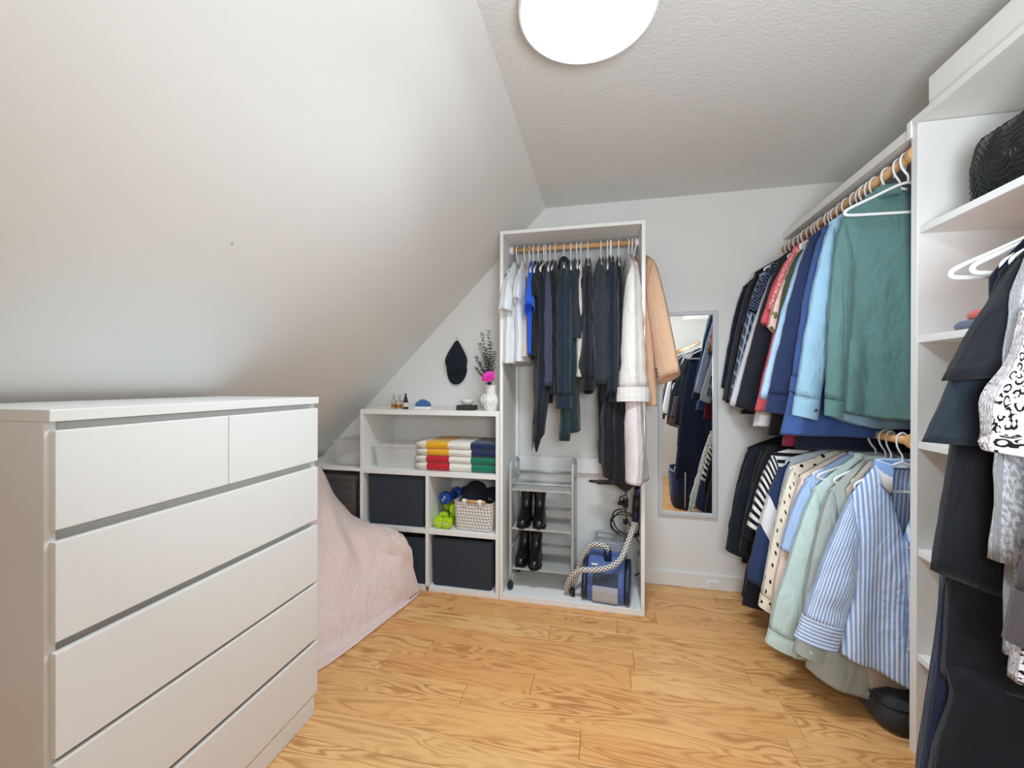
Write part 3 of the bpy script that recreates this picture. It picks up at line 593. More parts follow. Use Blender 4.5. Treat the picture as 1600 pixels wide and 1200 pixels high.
wa('blazer', 'navy blazer with a crumpled hem beside the ivory coat', 'blazer', 'blazer', .035, 'navy blazer', yaw=4, hw=.22, sd=.09, L=.86, hem=.22, th=.026, sl=((-.26, -.8), (-.12, -.85)), b0=.034, b1=.036)
wa('dress', 'long black dress with its hem above the steamer', 'dress', 'softblack', .042, 'long black dress', hw=.18, sd=.1, L=1.29, hem=.15, th=.03, fold=.022, lean=-.02)
wa('dress', 'long charcoal pleated dress with a stepped hem beside the long black dress', 'dress', 'vest', .02, 'charcoal pleated dress', hw=.17, sd=.12, L=1.24, hem=.13, th=.024, fold=.016, lean=-.03)
wa('dress', 'second long black dress hanging lowest, over the steamer head', 'dress', 'softblack', .085, 'lowest long black dress', hw=.18, sd=.1, L=1.33, hem=.17, th=.03, fold=.02, lean=-.02)
wa('coat', 'ivory wool coat with a wide cuffed sleeve in the wardrobe', 'coat', 'coat', .142, 'ivory coat', yaw=4, hw=.22, sd=.1, L=.85, hem=.22, th=.03, sl=((-.29, -.78), (-.14, -.79)), cuff=True, cuffh=.07, b0=.05, b1=.08, arm=.25)
wa('dress', 'pale pink long dress with its hem below the ivory coat', 'dress', 'pinkdress', .162, 'pale pink long dress', yaw=4, hw=.2, sd=.1, L=1.29, hem=.27, th=.036, fold=.016, lean=-.04, hemth=.055)
wa('blazer', 'tan blazer with buttons on its sleeve, swung out of the wardrobe', 'blazer', 'tan', .175, 'tan blazer', yaw=27, hw=.21, sd=.085, L=.88, hem=.21, th=.03, sl=((-.42, -.7), (-.26, -.76)), b0=.04, b1=.042, dy=.0, arm=.22, buttons=((.72, -.025, -.93, BUTTON), (.72, -.045, -.93, BUTTON), (.72, -.065, -.93, BUTTON)), wr=.003)
# the scarf folded over its hanger
sx = thing('scarf', 'black gauze scarf with a fringed pointed end hanging in the wardrobe', 'scarf', (-.352, 2.57, WZ), math.radians(88), GW)
rings = []; uvs = []
for k in range(30):
    s = k / 29; z = -.1 - s * 1.06; cx = -.165 - .0 * s; wd_ = interp(s, [0, .15, .55, .75, .88, 1], [.02, .05, .055, .1, .06, .004]); tk = interp(s, [0, .2, .7, .9, 1], [.012, .03, .034, .026, .003])
    r = []
    for j in range(20):
        a = 2 * PI * j / 20; r.append((cx + wd_ * math.cos(a), tk * math.sin(a) * (1 + .35 * math.sin(5 * a + s * 6)) - .02 * math.sin(s * 4) + .012 * (s > .9), z + .0)); uvs.append((j / 20 * .3, z))
    rings.append(r)
obj('cloth', MB().loft(rings, True, True, True, uvs), F['gauze'], sx, smooth=True)
fr = MB()
for k in range(26):
    s = .78 + .2 * k / 26; z = -.1 - s * 1.06; wd_ = interp(s, [0, .15, .55, .75, .88, 1], [.02, .05, .055, .1, .06, .004]); y0 = -.02 * math.sin(s * 4) - .02
    fr.tube([(-.165 - wd_ * .5, y0 + .05, z + .01), (-.165 - wd_ * .6, y0 + .058 + random.uniform(0, .006), z - .02 - random.uniform(0, .01))], .0012, 4)
fo = obj('fringe', fr, F['gauze'], sx); fo['kind'] = 'stuff'
hanger((-.352, 2.57, WZ), math.radians(88), 'white plastic hanger holding the fringed scarf', 'hangers in use')

# near rod, beyond the second divider
fab('navydress', (25, 32, 56)); fab('inky', (34, 42, 52)); fab('fleece', (196, 196, 200), mottle((140, 140, 146), 110), bstr=1.0, bs=260); fab('leopard', (224, 216, 218), leopard((22, 20, 22), (206, 192, 190), .0185)); fab('taupe', (74, 66, 66)); fab('brown', (120, 84, 48))
def ne(name, label, cat, key, Y, short, rz=0., **k):
    return garment(name, label, cat, F[key], (NX, Y, NZ - HOOK), math.radians(rz), GN, hshort=short, **k)
hanger((NX + .0, 1.165, NZ - HOOK), math.radians(-3), 'empty white hanger farthest along the near rod, in front of the shelf bay', 'hangers in use')
hanger((NX + .012, 1.145, NZ - HOOK), math.radians(3), 'empty white hanger beside the long navy dress on the near rod', 'hangers in use')
ne('dress', 'long plain navy dress farthest along the near rod', 'dress', 'navydress', 1.12, 'long navy dress', hw=.17, sd=.12, L=1.32, hem=.3, th=.016, chest=.21, fold=.012)
td = ne('dress', 'black dress with a gathered lower tier on the near rod', 'dress', 'softblack', 1.085, 'black tiered dress', hw=.18, sd=.12, L=1.0, hem=.272, th=.018, chest=.23, fold=.01, sl=((-.302, -.762), (-.14, -.82)), b0=.024, b1=.026)
tier = obj('gathered_tier', body_mesh(.274, .0, .01, 0, 0, .3, .295, .03, .034, .035), F['softblack'], td, smooth=True); tier.location = (0, 0, -.965)
ne('top', 'inky wide-sleeved top under the black tee on the near rod', 'top', 'inky', 1.055, 'inky wide-sleeved top', hw=.185, sd=.115, L=.72, hem=.21, th=.018, sl=((-.334, -.48), (-.16, -.485)), b0=.022, b1=.03, arm=.16)
ne('t_shirt', 'black tee with a wide short sleeve on the near rod', 't-shirt', 'black', 1.03, 'black wide-sleeved tee', hw=.19, sd=.1, L=.7, hem=.21, th=.018, sl=((-.318, -.35), (-.16, -.335)), b0=.022, b1=.03, arm=.13)
ne('robe', 'grey fluffy fleece robe between the black dresses and the leopard blouse', 'robe', 'fleece', .995, 'grey fleece robe', hw=.2, sd=.07, L=.88, hem=.24, th=.026, sl=((-.258, -.7), (-.14, -.72)), b0=.03, b1=.034)
ne('blouse', 'white blouse with black leopard spots and gathered sleeve on the near rod', 'blouse', 'leopard', .958, 'leopard print blouse', hw=.185, sd=.1, L=.91, hem=.255, th=.024, sl=((-.298, -.455), (-.14, -.48)), b0=.036, b1=.034, puff=.2, cuff=True, cuffh=.025, flare=.9, arm=.16)
ne('jacket', 'dark taupe jacket with a stitched cuff at the edge of the near rod', 'jacket', 'taupe', .905, 'dark taupe jacket', hw=.17, sd=.12, L=.68, hem=.2, th=.024, sl=((-.305, -.715), (-.13, -.76)), cuff=True, cuffh=.085, b0=.03, b1=.034, dy=-.02)
ne('shirt', 'charcoal shirt on the near rod, seen in the mirror beside the ivory one', 'shirt', 'vest', .62, 'charcoal shirt seen in the mirror', hw=.2, sd=.1, L=.8, hem=.24, sl=((-.3, -.75), (-.22, -.77)))
ne('jacket', 'ivory jacket on the near rod, seen in the mirror', 'jacket', 'coat', .45, 'ivory jacket seen in the mirror', hw=.2, sd=.1, L=.72, hem=.24, sl=((-.34, -.7), (-.24, -.72)), b0=.05, b1=.05)
ne('jacket', 'navy jacket on the near rod, seen in the mirror left of the ivory one', 'jacket', 'blazer', .28, 'navy jacket seen in the mirror', hw=.2, sd=.1, L=.78, hem=.24, sl=((-.34, -.72), (-.24, -.74)), b0=.045)
ne('coat', 'camel brown coat on the near rod, outermost in the mirror', 'coat', 'brown', .12, 'camel brown coat seen in the mirror', hw=.2, sd=.1, L=.86, hem=.24, sl=((-.35, -.78), (-.26, -.8)), b0=.045)

# ------------------------------------------------------------------ rounded shapes
def rrect(w_, d_, r, n=4):
    p = []
    for cx, cy, a0 in ((w_ / 2 - r, d_ / 2 - r, 0), (-w_ / 2 + r, d_ / 2 - r, PI / 2), (-w_ / 2 + r, -d_ / 2 + r, PI), (w_ / 2 - r, -d_ / 2 + r, 1.5 * PI)):
        for k in range(n + 1): a = a0 + PI / 2 * k / n; p.append((cx + r * math.cos(a), cy + r * math.sin(a)))
    return p
def rloft(levels, r, n=4, cap0=True, cap1=True, uv=False, sag=0.):
    """levels: (width, depth, z[, dx, dy])"""
    rings = []; uvs = []
    for L in levels:
        dx, dy = (L[3], L[4]) if len(L) > 3 else (0, 0); pts = rrect(L[0], L[1], min(r, L[0] / 2.01, L[1] / 2.01), n); per = 0
        for i, (x, y) in enumerate(pts):
            if i: per += math.hypot(x - pts[i - 1][0], y - pts[i - 1][1])
            rings_z = L[2]; uvs.append((per, L[2]))
        rings.append([(x + dx, y + dy, L[2]) for x, y in pts])
    return MB().loft(rings, cap0, cap1, True, uvs if uv else None)
def open_box(name, parent, w_, d_, h, t_, r, mat, taper=1., uv=True):
    return obj(name, rloft([(w_ * taper, d_ * taper, 0), (w_, d_, h), (w_ - 2 * t_, d_ - 2 * t_, h), ((w_ * taper - 2 * t_), (d_ * taper - 2 * t_), t_)], r, uv=uv), mat, parent, smooth=False)

# ------------------------------------------------------------------ things in the cube shelf
def bin_(label, x, y, z, w_, d_, h, rz=0, ry=0):
    t = thing('fabric_bin', label, 'storage bin', (x, y, z), rz, 'charcoal fabric bins', ry=ry)
    open_box('body', t, w_, d_, h, .006, .014, BINF, .97)
    obj('rim', MB().tube([(px, py, h) for px, py in rrect(w_ - .004, d_ - .004, .014)], .0045, 8, closed=True), BINF, t, smooth=True)
    obj('base_seam', MB().tube([(px, py, .008) for px, py in rrect(w_ * .97 - .001, d_ * .97 - .001, .014)], .003, 6, closed=True), BINF, t, smooth=True)
    return t
bin_('charcoal fabric bin in the middle left cube, under the milky tub', -1.285, 2.585, .3805, .385, .37, .312)
bin_('charcoal fabric bin in the lower right cube under the dumbbells', -.845, 2.585, .0305, .385, .37, .292)
bin_('charcoal fabric bin in the lower left cube, half hidden by the pink blanket', -1.272, 2.56, .0305, .37, .35, .282, rz=.06)
def tub(name, label, x, y, z, w_, d_, h, mat, lid=True, rim=True):
    t = thing(name, label, 'tub', (x, y, z))
    obj('body', rloft([(w_ * .86, d_ * .86, 0), (w_ * .94, d_ * .94, h * .9), (w_, d_, h * .91), (w_, d_, h * .96), (w_ * .92, d_ * .92, h * .96), (w_ * .84, d_ * .84, .004)], .02), mat, t, smooth=False)
    if lid: obj('lid', rloft([(w_ * 1.01, d_ * 1.01, h * .94), (w_ * 1.01, d_ * 1.01, h), (w_ * .9, d_ * .9, h), (w_ * .88, d_ * .88, h * .975)], .022), mat, t, smooth=False)
    return t
tub('plastic_tub', 'milky translucent lidded tub left of the striped towels', -1.31, 2.58, .7355, .33, .3, .15, MILKY)
tc = tub('plastic_tub', 'clear open tub with white cloth on the low wing shelf', -1.65, 2.56, .7355, .23, .3, .175, CLEAR, lid=False)
tag(obj('folded_cloth', rloft([(.16, .22, 0), (.17, .23, .012), (.172, .232, .035), (.15, .21, .05), (.1, .15, .054)], .03), F['white'], loc=(-1.65, 2.56, .7405), smooth=True), 'white folded cloth inside the clear open tub', 'cloth')
td_ = tub('plastic_bin', 'smoky clear lidded bin of dark clothes under the low wing shelf', -1.73, 2.56, .3505, .34, .34, .335, SMOKE)
for k, (dx, dz, c, lab) in enumerate(((-.01, 0, 'darkdenim', 'dark denim garment folded at the bottom of the smoky bin'), (.012, .07, 'brown', 'brown garment folded in the middle of the smoky bin'), (-.008, .13, 'taupe', 'taupe garment folded high in the smoky bin'), (0, .19, 'black', 'black garment folded on top in the smoky bin'))):
    tag(obj('folded_garment', rloft([(.25, .25, 0), (.265, .26, .012), (.268, .262, .045), (.25, .24, .06), (.16, .16, .064)], .04), F[c], loc=(-1.73 + dx, 2.56, .362 + dz), smooth=True), lab, 'garment', 'clothes in the smoky bin')
# striped towels, folded with the fold to the front
def towel_mat(name, cols):
    t = T(name); x = t.xyz(t.obj())[0]; v = t.math('MULTIPLY_ADD', x, 1 / .52, .5)
    c = t.ramp(v, [(p, srgb(q)) for p, q in cols], 'CONSTANT')
    n = t.noise(t.obj(), 260, 3); t.bump(n, .9, .006); m = t.done(c, .95, .1); t.b.inputs['Sheen Weight'].default_value = .4; return m
CR = (240, 236, 226)
TA = towel_mat('towel_yellow_navy', [(0, CR), (.13, (242, 180, 20)), (.41, CR), (.69, (30, 44, 86))]); TB = towel_mat('towel_red_green', [(0, CR), (.14, (206, 22, 46)), (.43, CR), (.7, (24, 122, 92))])
tl = ['red and green striped towel at the bottom of the folded stack', 'red and green striped towel second from the bottom of the stack', 'yellow and navy striped towel second from the top of the stack', 'yellow and navy striped towel on top of the folded stack']
z = .7355
for i in range(4):
    h = [.05, .044, .044, .046][i]; rings = []
    for k in range(15):
        u = k / 14; x = -.26 + .52 * u; e = .012 * math.exp(-((u - 0) / .05) ** 2) + .012 * math.exp(-((u - 1) / .05) ** 2); r = []
        pts = []
        for j in range(9): a = PI / 2 + PI * j / 8; pts.append((-.12 + .022 * math.cos(a) * (1 - e * 20), h / 2 + (h / 2 - e * .6) * math.sin(a)))
        for yy in (-.05, .05, .13): pts.append((yy, e * .6))
        for yy in (.13, .05, -.05): pts.append((yy, h - e * .6 + .002 * math.sin(yy * 40 + i + x * 14)))
        rings.append([(x, y_ + .002 * math.sin(x * 31 + i), max(z_, 0)) for y_, z_ in pts])
    o = tag(obj('towel', MB().loft(rings), (TB, TB, TA, TA)[i], loc=(-.892 + (0, -.004, .006, 0)[i], 2.55, z), smooth=True), tl[i], 'towel', 'striped towels')
    ss = obj('fold_seam', MB().tube([(-.25, -.1415, h / 2), (0, -.1435, h / 2), (.25, -.1415, h / 2)], .0015, 6), (TB, TB, TA, TA)[i], o, smooth=True)
    z += h - .001
# dumbbells
LIME = plain('lime_vinyl', (176, 212, 20), .45, bs=150); BLUE = plain('blue_vinyl', (22, 70, 160), .45, bs=150); BLUE2 = plain('dark_navy_vinyl', (14, 24, 62), .5, bs=150); LETR = plain('pale_print', (226, 230, 236), .5, bstr=0)
def dumbbell(label, mat, loc, rz, r, ln, text, roll_=0, rx=0):
    t = thing('dumbbell', label, 'dumbbell', loc, rz, 'dumbbells', rx=rx)
    for s, nm in ((-1, 'head'), (1, 'head')):
        prof = [(r * .5, -.0), (r * .92, .003), (r, .012), (r, r * .75), (r * .85, r * .95), (r * .42, r * 1.08)]
        m = MB(); m.loft([[(q * math.cos(2 * PI * (j + .5) / 12) , s * (ln / 2 - zz), q * math.sin(2 * PI * (j + .5) / 12)) for j in range(12)] for q, zz in prof])
        obj(nm, m, mat, t, bevel=.003, smooth=False)
    obj('grip', MB().tube([(0, -ln / 2 + r * .9, 0), (0, 0, 0), (0, ln / 2 - r * .9, 0)], [r * .4, r * .46, r * .4], 16), mat, t, smooth=True)
    if text: lettering(t, text, r * .5, (0, -ln / 2 - .0006, 0), (PI / 2, roll_, 0), LETR)
    return t
zr = .38
dumbbell('lime green dumbbell lying at the left front of the cube', LIME, (-1.005, 2.475, zr + .0365), .12, .036, .15, '5 LB', .3)
dumbbell('lime green dumbbell lying at the front beside the checked basket', LIME, (-.94, 2.47, zr + .0365), -.1, .036, .15, '5 LB')
dumbbell('lime green dumbbell resting on the other two lime ones', LIME, (-.962, 2.535, zr + .0985), .75, .034, .14, None)
dumbbell('blue dumbbell on top of the lime ones, its end facing out', BLUE, (-.968, 2.555, zr + .168), -.25, .042, .17, '8 LB', -.95)
dumbbell('dark navy dumbbell standing at the back of the dumbbell cube', BLUE2, (-.9, 2.7, zr + .1), .3, .045, .19, None, rx=PI / 2)
# checked basket with its caps
GRID = fabric('checked_canvas', (236, 230, 224), grid((60, 56, 56), .0195, .13), crease=.1)
bk = thing('fabric_basket', 'white basket with a black grid check and a wooden bar handle', 'basket', (-.772, 2.512, .3805), -.06)
obj('body', rloft([(.235, .2, 0), (.24, .205, .01), (.252, .215, .1), (.256, .218, .17), (.246, .208, .17), (.225, .19, .006)], .035, 6, uv=True), GRID, bk, smooth=False)
obj('rim', MB().tube([(x, y_, .171) for x, y_ in rrect(.254, .216, .035, 6)], .004, 8, closed=True), fabric('cream_canvas', (236, 230, 222)), bk, smooth=True)
obj('bar_handle', MB().cyl((-.06, -.116, .185), (.085, -.116, .185), .0085, 12), PINE, bk, smooth=True)
for x in (-.045, .055): obj('handle_loop', MB().loft([[(x + s, y_, z_) for s in (-.013, .013)] for y_, z_ in ((-.112, .15), (-.1225, .17), (-.127, .186), (-.118, .1965), (-.107, .188), (-.104, .165))], False, False, False), bpy.data.materials['cream_canvas'], bk, solid=.003)
CAPB = fabric('cap_cotton', (34, 38, 48), sheen=.05, crease=.3)
def cap(label, loc, rot, mat, squash=1.):
    t = thing('baseball_cap', label, 'cap', loc); t.rotation_euler = rot
    rings = []
    for k in range(10):
        a = PI / 2 * k / 9; r = .082 * math.cos(a) ** .8 + .0015; rings.append([(r * .92 * math.cos(2 * PI * j / 24), r * 1.08 * math.sin(2 * PI * j / 24), .115 * squash * math.sin(a) + .004 * N(j * .7, k * .6, loc[0]) * (k > 0)) for j in range(24)])
    obj('crown', MB().loft(rings, False, True), mat, t, smooth=True, solid=.002)
    vr = []
    for k in range(7):
        q = k / 6; vr.append([(.076 * math.sin(an) * (1 + .0 * q), -.0886 * math.cos(an) * (1 - q * 0) - q * .07 * math.cos(an) ** .45 if math.cos(an) > 0 else -.0, .004 - q * .004 - .018 * (math.sin(an) ** 2) * q) for an in [(-1 + 2 * j / 14) * 1.3 for j in range(15)]])
    obj('visor', MB().loft(vr, False, False, False), mat, t, smooth=True, solid=.003)
    obj('top_button', MB().lathe([(.001, .0), (.007, .001), (.006, .004), (.001, .0055)], 12, (0, 0, .115 * squash)), mat, t, smooth=True)
    sm = MB()
    for j in range(6):
        an = 2 * PI * j / 6 + .52; sm.tube([(.0825 * math.cos(a) ** .8 * .925 * math.cos(an), .0825 * math.cos(a) ** .8 * 1.085 * math.sin(an), .116 * squash * math.sin(a)) for a in [PI / 2 * q / 8 for q in range(8)]], .0011, 4)
    obj('seams', sm, mat, t); return t
cap('black cap lying in the checked basket with its visor hidden', (-.80, 2.53, .54), (.25, .05, 2.6), CAPB)
cap('second black cap leaning at the back right of the checked basket', (-.705, 2.56, .515), (.9, .35, 2.2), CAPB, .9)
cap('dark navy cap hanging on the wall above the shelf, visor down', (-1.017, 2.79, 1.44), (0, 0, 0), CAPB)
wc = [o for o in bpy.data.objects if o.get('label', '').startswith('dark navy cap')][0]
wc.rotation_euler = (PI / 2 - .12, 0, .04); wc.location = (-1.018, 2.785, 1.435); wc.scale = (1.02, 1.05, .75)
for ch in [q for q in bpy.data.objects if q.parent == wc and q.name.startswith('crown')]:
    for v in ch.data.vertices:      # the crown hangs from a peg by its back, so it pulls into a point at the top
        if v.co.y > 0: k = v.co.y / .09; v.co.x *= 1 - .5 * k ** 2.2; v.co.y *= 1 + .62 * k ** 1.6; v.co.z *= 1 - .15 * k
for ch in [q for q in bpy.data.objects if q.parent == wc and q.name.startswith('seams')]:
    for v in ch.data.vertices:
        if v.co.y > 0: k = v.co.y / .09; v.co.x *= 1 - .5 * k ** 2.2; v.co.y *= 1 + .62 * k ** 1.6; v.co.z *= 1 - .15 * k
tag(obj('wall_hook', MB().tube(smooth_path([(0, .0, 0), (0, -.02, -.003), (0, -.03, .006)], 4), .003, 8), STEEL, loc=(-1.014, YB, 1.603), smooth=True), 'small metal hook on the wall holding the navy cap', 'hook')

# ------------------------------------------------------------------ on top of the cube shelf
ZT = 1.1135
def perfume(label, x, y_, w_, h, fill, collar):
    t = thing('perfume_bottle', label, 'bottle', (x, y_, ZT), .1, 'perfume bottles')
    obj('glass_body', rloft([(w_ * .96, w_ * .7, 0), (w_, w_ * .74, .004), (w_, w_ * .74, h), (w_ * .5, w_ * .4, h + .006), (w_ * .36, w_ * .36, h + .008), (w_ * .36, w_ * .36, h + .014)], .005), GLASS, t)
    obj('perfume', rloft([(w_ * .84, w_ * .6, .006), (w_ * .84, w_ * .6, h * fill)], .004), AMBER, t)
    obj('cap', rloft([(w_ * .46, w_ * .46, h + .0145), (w_ * .46, w_ * .46, h + .042)], .006), GLASS if collar else STEEL, t); return t
perfume('small square perfume bottle nearest the slope on the shelf top', -1.335, 2.47, .03, .052, .6, False)
perfume('perfume bottle with a tall clear stopper between the small one and the dropper bottle', -1.293, 2.46, .038, .05, .55, True)
perfume('perfume bottle standing behind the other two perfume bottles', -1.288, 2.52, .034, .056, .5, True)
DG = plain('dark_amber_glass', (44, 32, 28), .12, spec=.6, bstr=0)
t = thing('dropper_bottle', 'dark dropper bottle with a cream paper band beside the perfumes', 'bottle', (-1.248, 2.465, ZT))
obj('glass_body', MB().lathe([(.015, 0), (.0165, .002), (.0165, .05), (.013, .058), (.009, .06)], 24), DG, t, smooth=False)
obj('paper_label', MB().lathe([(.0169, .014), (.0169, .042)], 24, cap0=False, cap1=False), plain('cream_paper', (214, 206, 190), .7), t)
obj('pipette_cap', MB().lathe([(.0105, .0605), (.0105, .074), (.0065, .077), (.0065, .088), (.004, .1), (.001, .103)], 20), BLACKP, t, smooth=True)
def agate():
    t = T('blue_agate'); d = t.n('ShaderNodeTexWave', wave_type='RINGS', rings_direction='SPHERICAL'); t.l(t.map(t.obj(), (1, 1, 1.4)), d.inputs[0]); d.inputs['Scale'].default_value = 40; d.inputs['Distortion'].default_value = 5
    return t.done(t.ramp(d.outputs[1], [(0, srgb((18, 42, 96))), (.5, srgb((52, 98, 170))), (1, srgb((112, 146, 196)))]), .15)
t = thing('agate_slice', 'half-round blue agate slice propped in a white stand', 'ornament', (-1.13, 2.47, ZT))
obj('slice', MB().loft([[((.052 + .003 * math.sin(3 * a)) * math.cos(a), y_, .018 + (.044 + .002 * math.sin(5 * a)) * math.sin(a)) for a in [PI * j / 20 for j in range(21)]] for y_ in (-.007, .007)]), agate(), t, bevel=.0015)
obj('stand', rloft([(.115, .05, 0), (.112, .047, .008), (.112, .047, .0175)], .01), CERAM, t, bevel=.002)
tag(obj('black_box', rloft([(.112, .085, 0), (.112, .085, .03)], .003), plain('dark_card', (44, 42, 40), .6), loc=(-.835, 2.47, ZT), bevel=.002), 'flat dark box under the small white bowl', 'box')
tag(obj('trinket_bowl', MB().lathe([(.018, 0), (.022, .003), (.036, .014), (.044, .03), (.0455, .034), (.043, .034), (.035, .016), (.02, .006), (.001, .005)], 32), CERAM, loc=(-.83, 2.468, ZT + .0305), smooth=True), 'small white bowl resting on the flat dark box', 'bowl')
vz = thing('vase', 'white faceted stoneware vase on the shelf top by the wardrobe', 'vase', (-.676, 2.46, ZT))
rings = []
for i, (r, z_) in enumerate([(.036, 0), (.044, .012), (.058, .045), (.06, .06), (.046, .092), (.034, .102), (.033, .105), (.034, .15), (.035, .156), (.031, .156), (.03, .11)]):
    rings.append([(r * math.cos(2 * PI * (j + .25 * (i % 2)) / 10) * .95, r * math.sin(2 * PI * (j + .25 * (i % 2)) / 10) * .95, z_) for j in range(10)])
obj('body', MB().loft(rings, True, False), CERAM, vz, bevel=.002)
obj('handle', MB().tube(smooth_path([(-.034, 0, .1), (-.055, 0, .085), (-.062, 0, .062), (-.05, 0, .035)], 4), .006, 8), CERAM, vz, smooth=True)
eu = thing('eucalyptus_bunch', 'dark green eucalyptus sprigs standing in the white vase', 'plant', (-.676, 2.46, ZT + .14))
random.seed(11); st_m = MB(); lf = MB(); nl = 0
sprigs = [(-.055, -.01, .33), (-.078, .02, .27), (-.02, .02, .35), (-.04, .03, .24), (-.0, -.01, .27), (.012, .03, .22), (-.095, -.01, .19), (-.1, .01, .12), (-.03, -.03, .2), (-.06, -.03, .15)]
for ex, ey, h in sprigs:
    p = smooth_path([(0, 0, -.1), (ex * .25, ey * .3, h * .3), (ex * .7, ey * .7, h * .68), (ex, ey, h)], 6); obj('stem', MB().tube(p, [.0017] * (len(p) - 4) + [.0012, .001, .0009, .0007], 5), STEMM, eu, smooth=True)
    for k in range(5, len(p)):
        if p[k].z < .015: continue
        for s in (0, 1, 2):
            an = k * 1.2 + s * PI * .67 + ex * 50; d = Vector((math.cos(an), math.sin(an), .25 + .3 * random.random())).normalized(); sz = .0155 * (1.12 - .5 * k / len(p)) * random.uniform(.75, 1.15)
            u = d.cross(Vector((0, 0, 1))).normalized(); nrm = u.cross(d); b = p[k] + d * .003; m = MB()
            m.add([b, b + d * sz * .5 + u * sz * .5 + nrm * .001, b + d * sz * 1.25 + u * sz * .35, b + d * sz * 1.55, b + d * sz * 1.25 - u * sz * .35, b + d * sz * .5 - u * sz * .5 + nrm * .001, b + d * sz * .8 - nrm * .003], [(0, 1, 6), (1, 2, 6), (2, 3, 6), (3, 4, 6), (4, 5, 6), (5, 0, 6)])
            if nl < 290: obj('leaf', m, LEAFM, eu, solid=.0006); nl += 1
            else: lf.add(m.v, m.f)
if lf.v: q = obj('leaves', lf, LEAFM, eu); q['kind'] = 'stuff'
pe = thing('peony', 'bright pink peony bloom in the mouth of the white vase', 'flower', (-.678, 2.425, ZT + .2), rx=.95)
pe.scale = (1.25, 1.25, 1.25)
obj('stem', MB().tube(smooth_path([(0, 0, 0), (.001, -.012, -.03), (.002, -.05, -.05)], 4), .002, 6), STEMM, pe)
for k in range(26):
    rr = .008 + .021 * (k / 26) ** .7; an = k * 2.4; tlt = .25 + 1.15 * (k / 26); m = MB(); rows = []
    for a in range(4):
        q = a / 3; wd_ = .016 * math.sin(PI * (.15 + .7 * q)) + .002; ln = rr * 1.1 * q + .003; row = []
        for b in (-1, -.5, 0, .5, 1):
            l_, s_ = ln * math.sin(tlt) + .004 * b * b * q, wd_ * b; zz = ln * math.cos(tlt) + .004 * (1 - b * b) * q + random.uniform(-.001, .001)
            row.append((l_ * math.cos(an) - s_ * math.sin(an), l_ * math.sin(an) + s_ * math.cos(an), zz))
        rows.append(row)
    m.loft(rows, False, False, False); obj('petal', m, PINKF, pe, smooth=True, solid=.0006)

# ------------------------------------------------------------------ rolling cart, boots and steamer inside the wardrobe
ct = thing('rolling_cart', 'narrow grey metal three-tier rolling cart inside the wardrobe', 'cart', (-.362, 2.56, .035))
hx, hy = .186, .12
for s in (-1, 1):
    obj('side_tube', MB().tube(smooth_path([(s * hx, -hy, .06), (s * hx, -hy, .4), (s * hx, -hy, .7), (s * hx, -hy + .012, .745), (s * hx, -hy + .05, .765), (s * hx, hy - .05, .765), (s * hx, hy - .012, .745), (s * hx, hy, .7), (s * hx, hy, .4), (s * hx, hy, .06)], 5), .0095, 10), STEEL, ct, smooth=True)
    obj('side_bar', MB().cyl((s * hx, -hy, .645), (s * hx, hy, .645), .005, 8), STEEL, ct, smooth=True); obj('side_bar', MB().cyl((s * hx, -hy, .25), (s * hx, hy, .25), .005, 8), STEEL, ct, smooth=True)
for z_, rails in ((.6, (.635, .655)), (.365, ()), (.125, ())):
    obj('shelf_tray', MB().loft([[(-hx + .006, y_, zz) for y_, zz in ((-hy, z_ + .012), (-hy, z_), (hy, z_), (hy, z_ + .012), (hy - .003, z_ + .012), (hy - .003, z_ + .003), (-hy + .003, z_ + .003), (-hy + .003, z_ + .012))], [(hx - .006, y_, zz) for y_, zz in ((-hy, z_ + .012), (-hy, z_), (hy, z_), (hy, z_ + .012), (hy - .003, z_ + .012), (hy - .003, z_ + .003), (-hy + .003, z_ + .003), (-hy + .003, z_ + .012))]]), SHEET, ct)
    obj('back_rail', MB().cyl((-hx, hy, z_ + .07), (hx, hy, z_ + .07), .0075, 10), STEEL, ct, smooth=True)
    if rails: obj('front_rail', MB().cyl((-hx, -hy, z_ + .045), (hx, -hy, z_ + .045), .006, 10), STEEL, ct, smooth=True)
for sx_ in (-1, 1):
    for sy_ in (-1, 1):
        cst = obj('caster', MB().tube([(sx_ * hx, sy_ * hy, .04), (sx_ * hx, sy_ * hy, .065)], [.012, .009], 12), BLACKP, ct)
        obj('wheel', MB().lathe([(.006, -.01), (.02, -.0095), (.0215, -.006), (.0215, .006), (.02, .0095), (.006, .01)], 20), BLACKP, cst); w_ = cst.children[0] if cst.children else [q for q in bpy.data.objects if q.parent == cst][0]
        w_.rotation_euler = (0, PI / 2, .4 * sx_); w_.location = (sx_ * hx, sy_ * hy + .004, .0215)
        obj('fork', B(sx_ * hx - .0155, sx_ * hx + .0155, sy_ * hy - .012, sy_ * hy + .016, .018, .044), BLACKP, cst, bevel=.006)
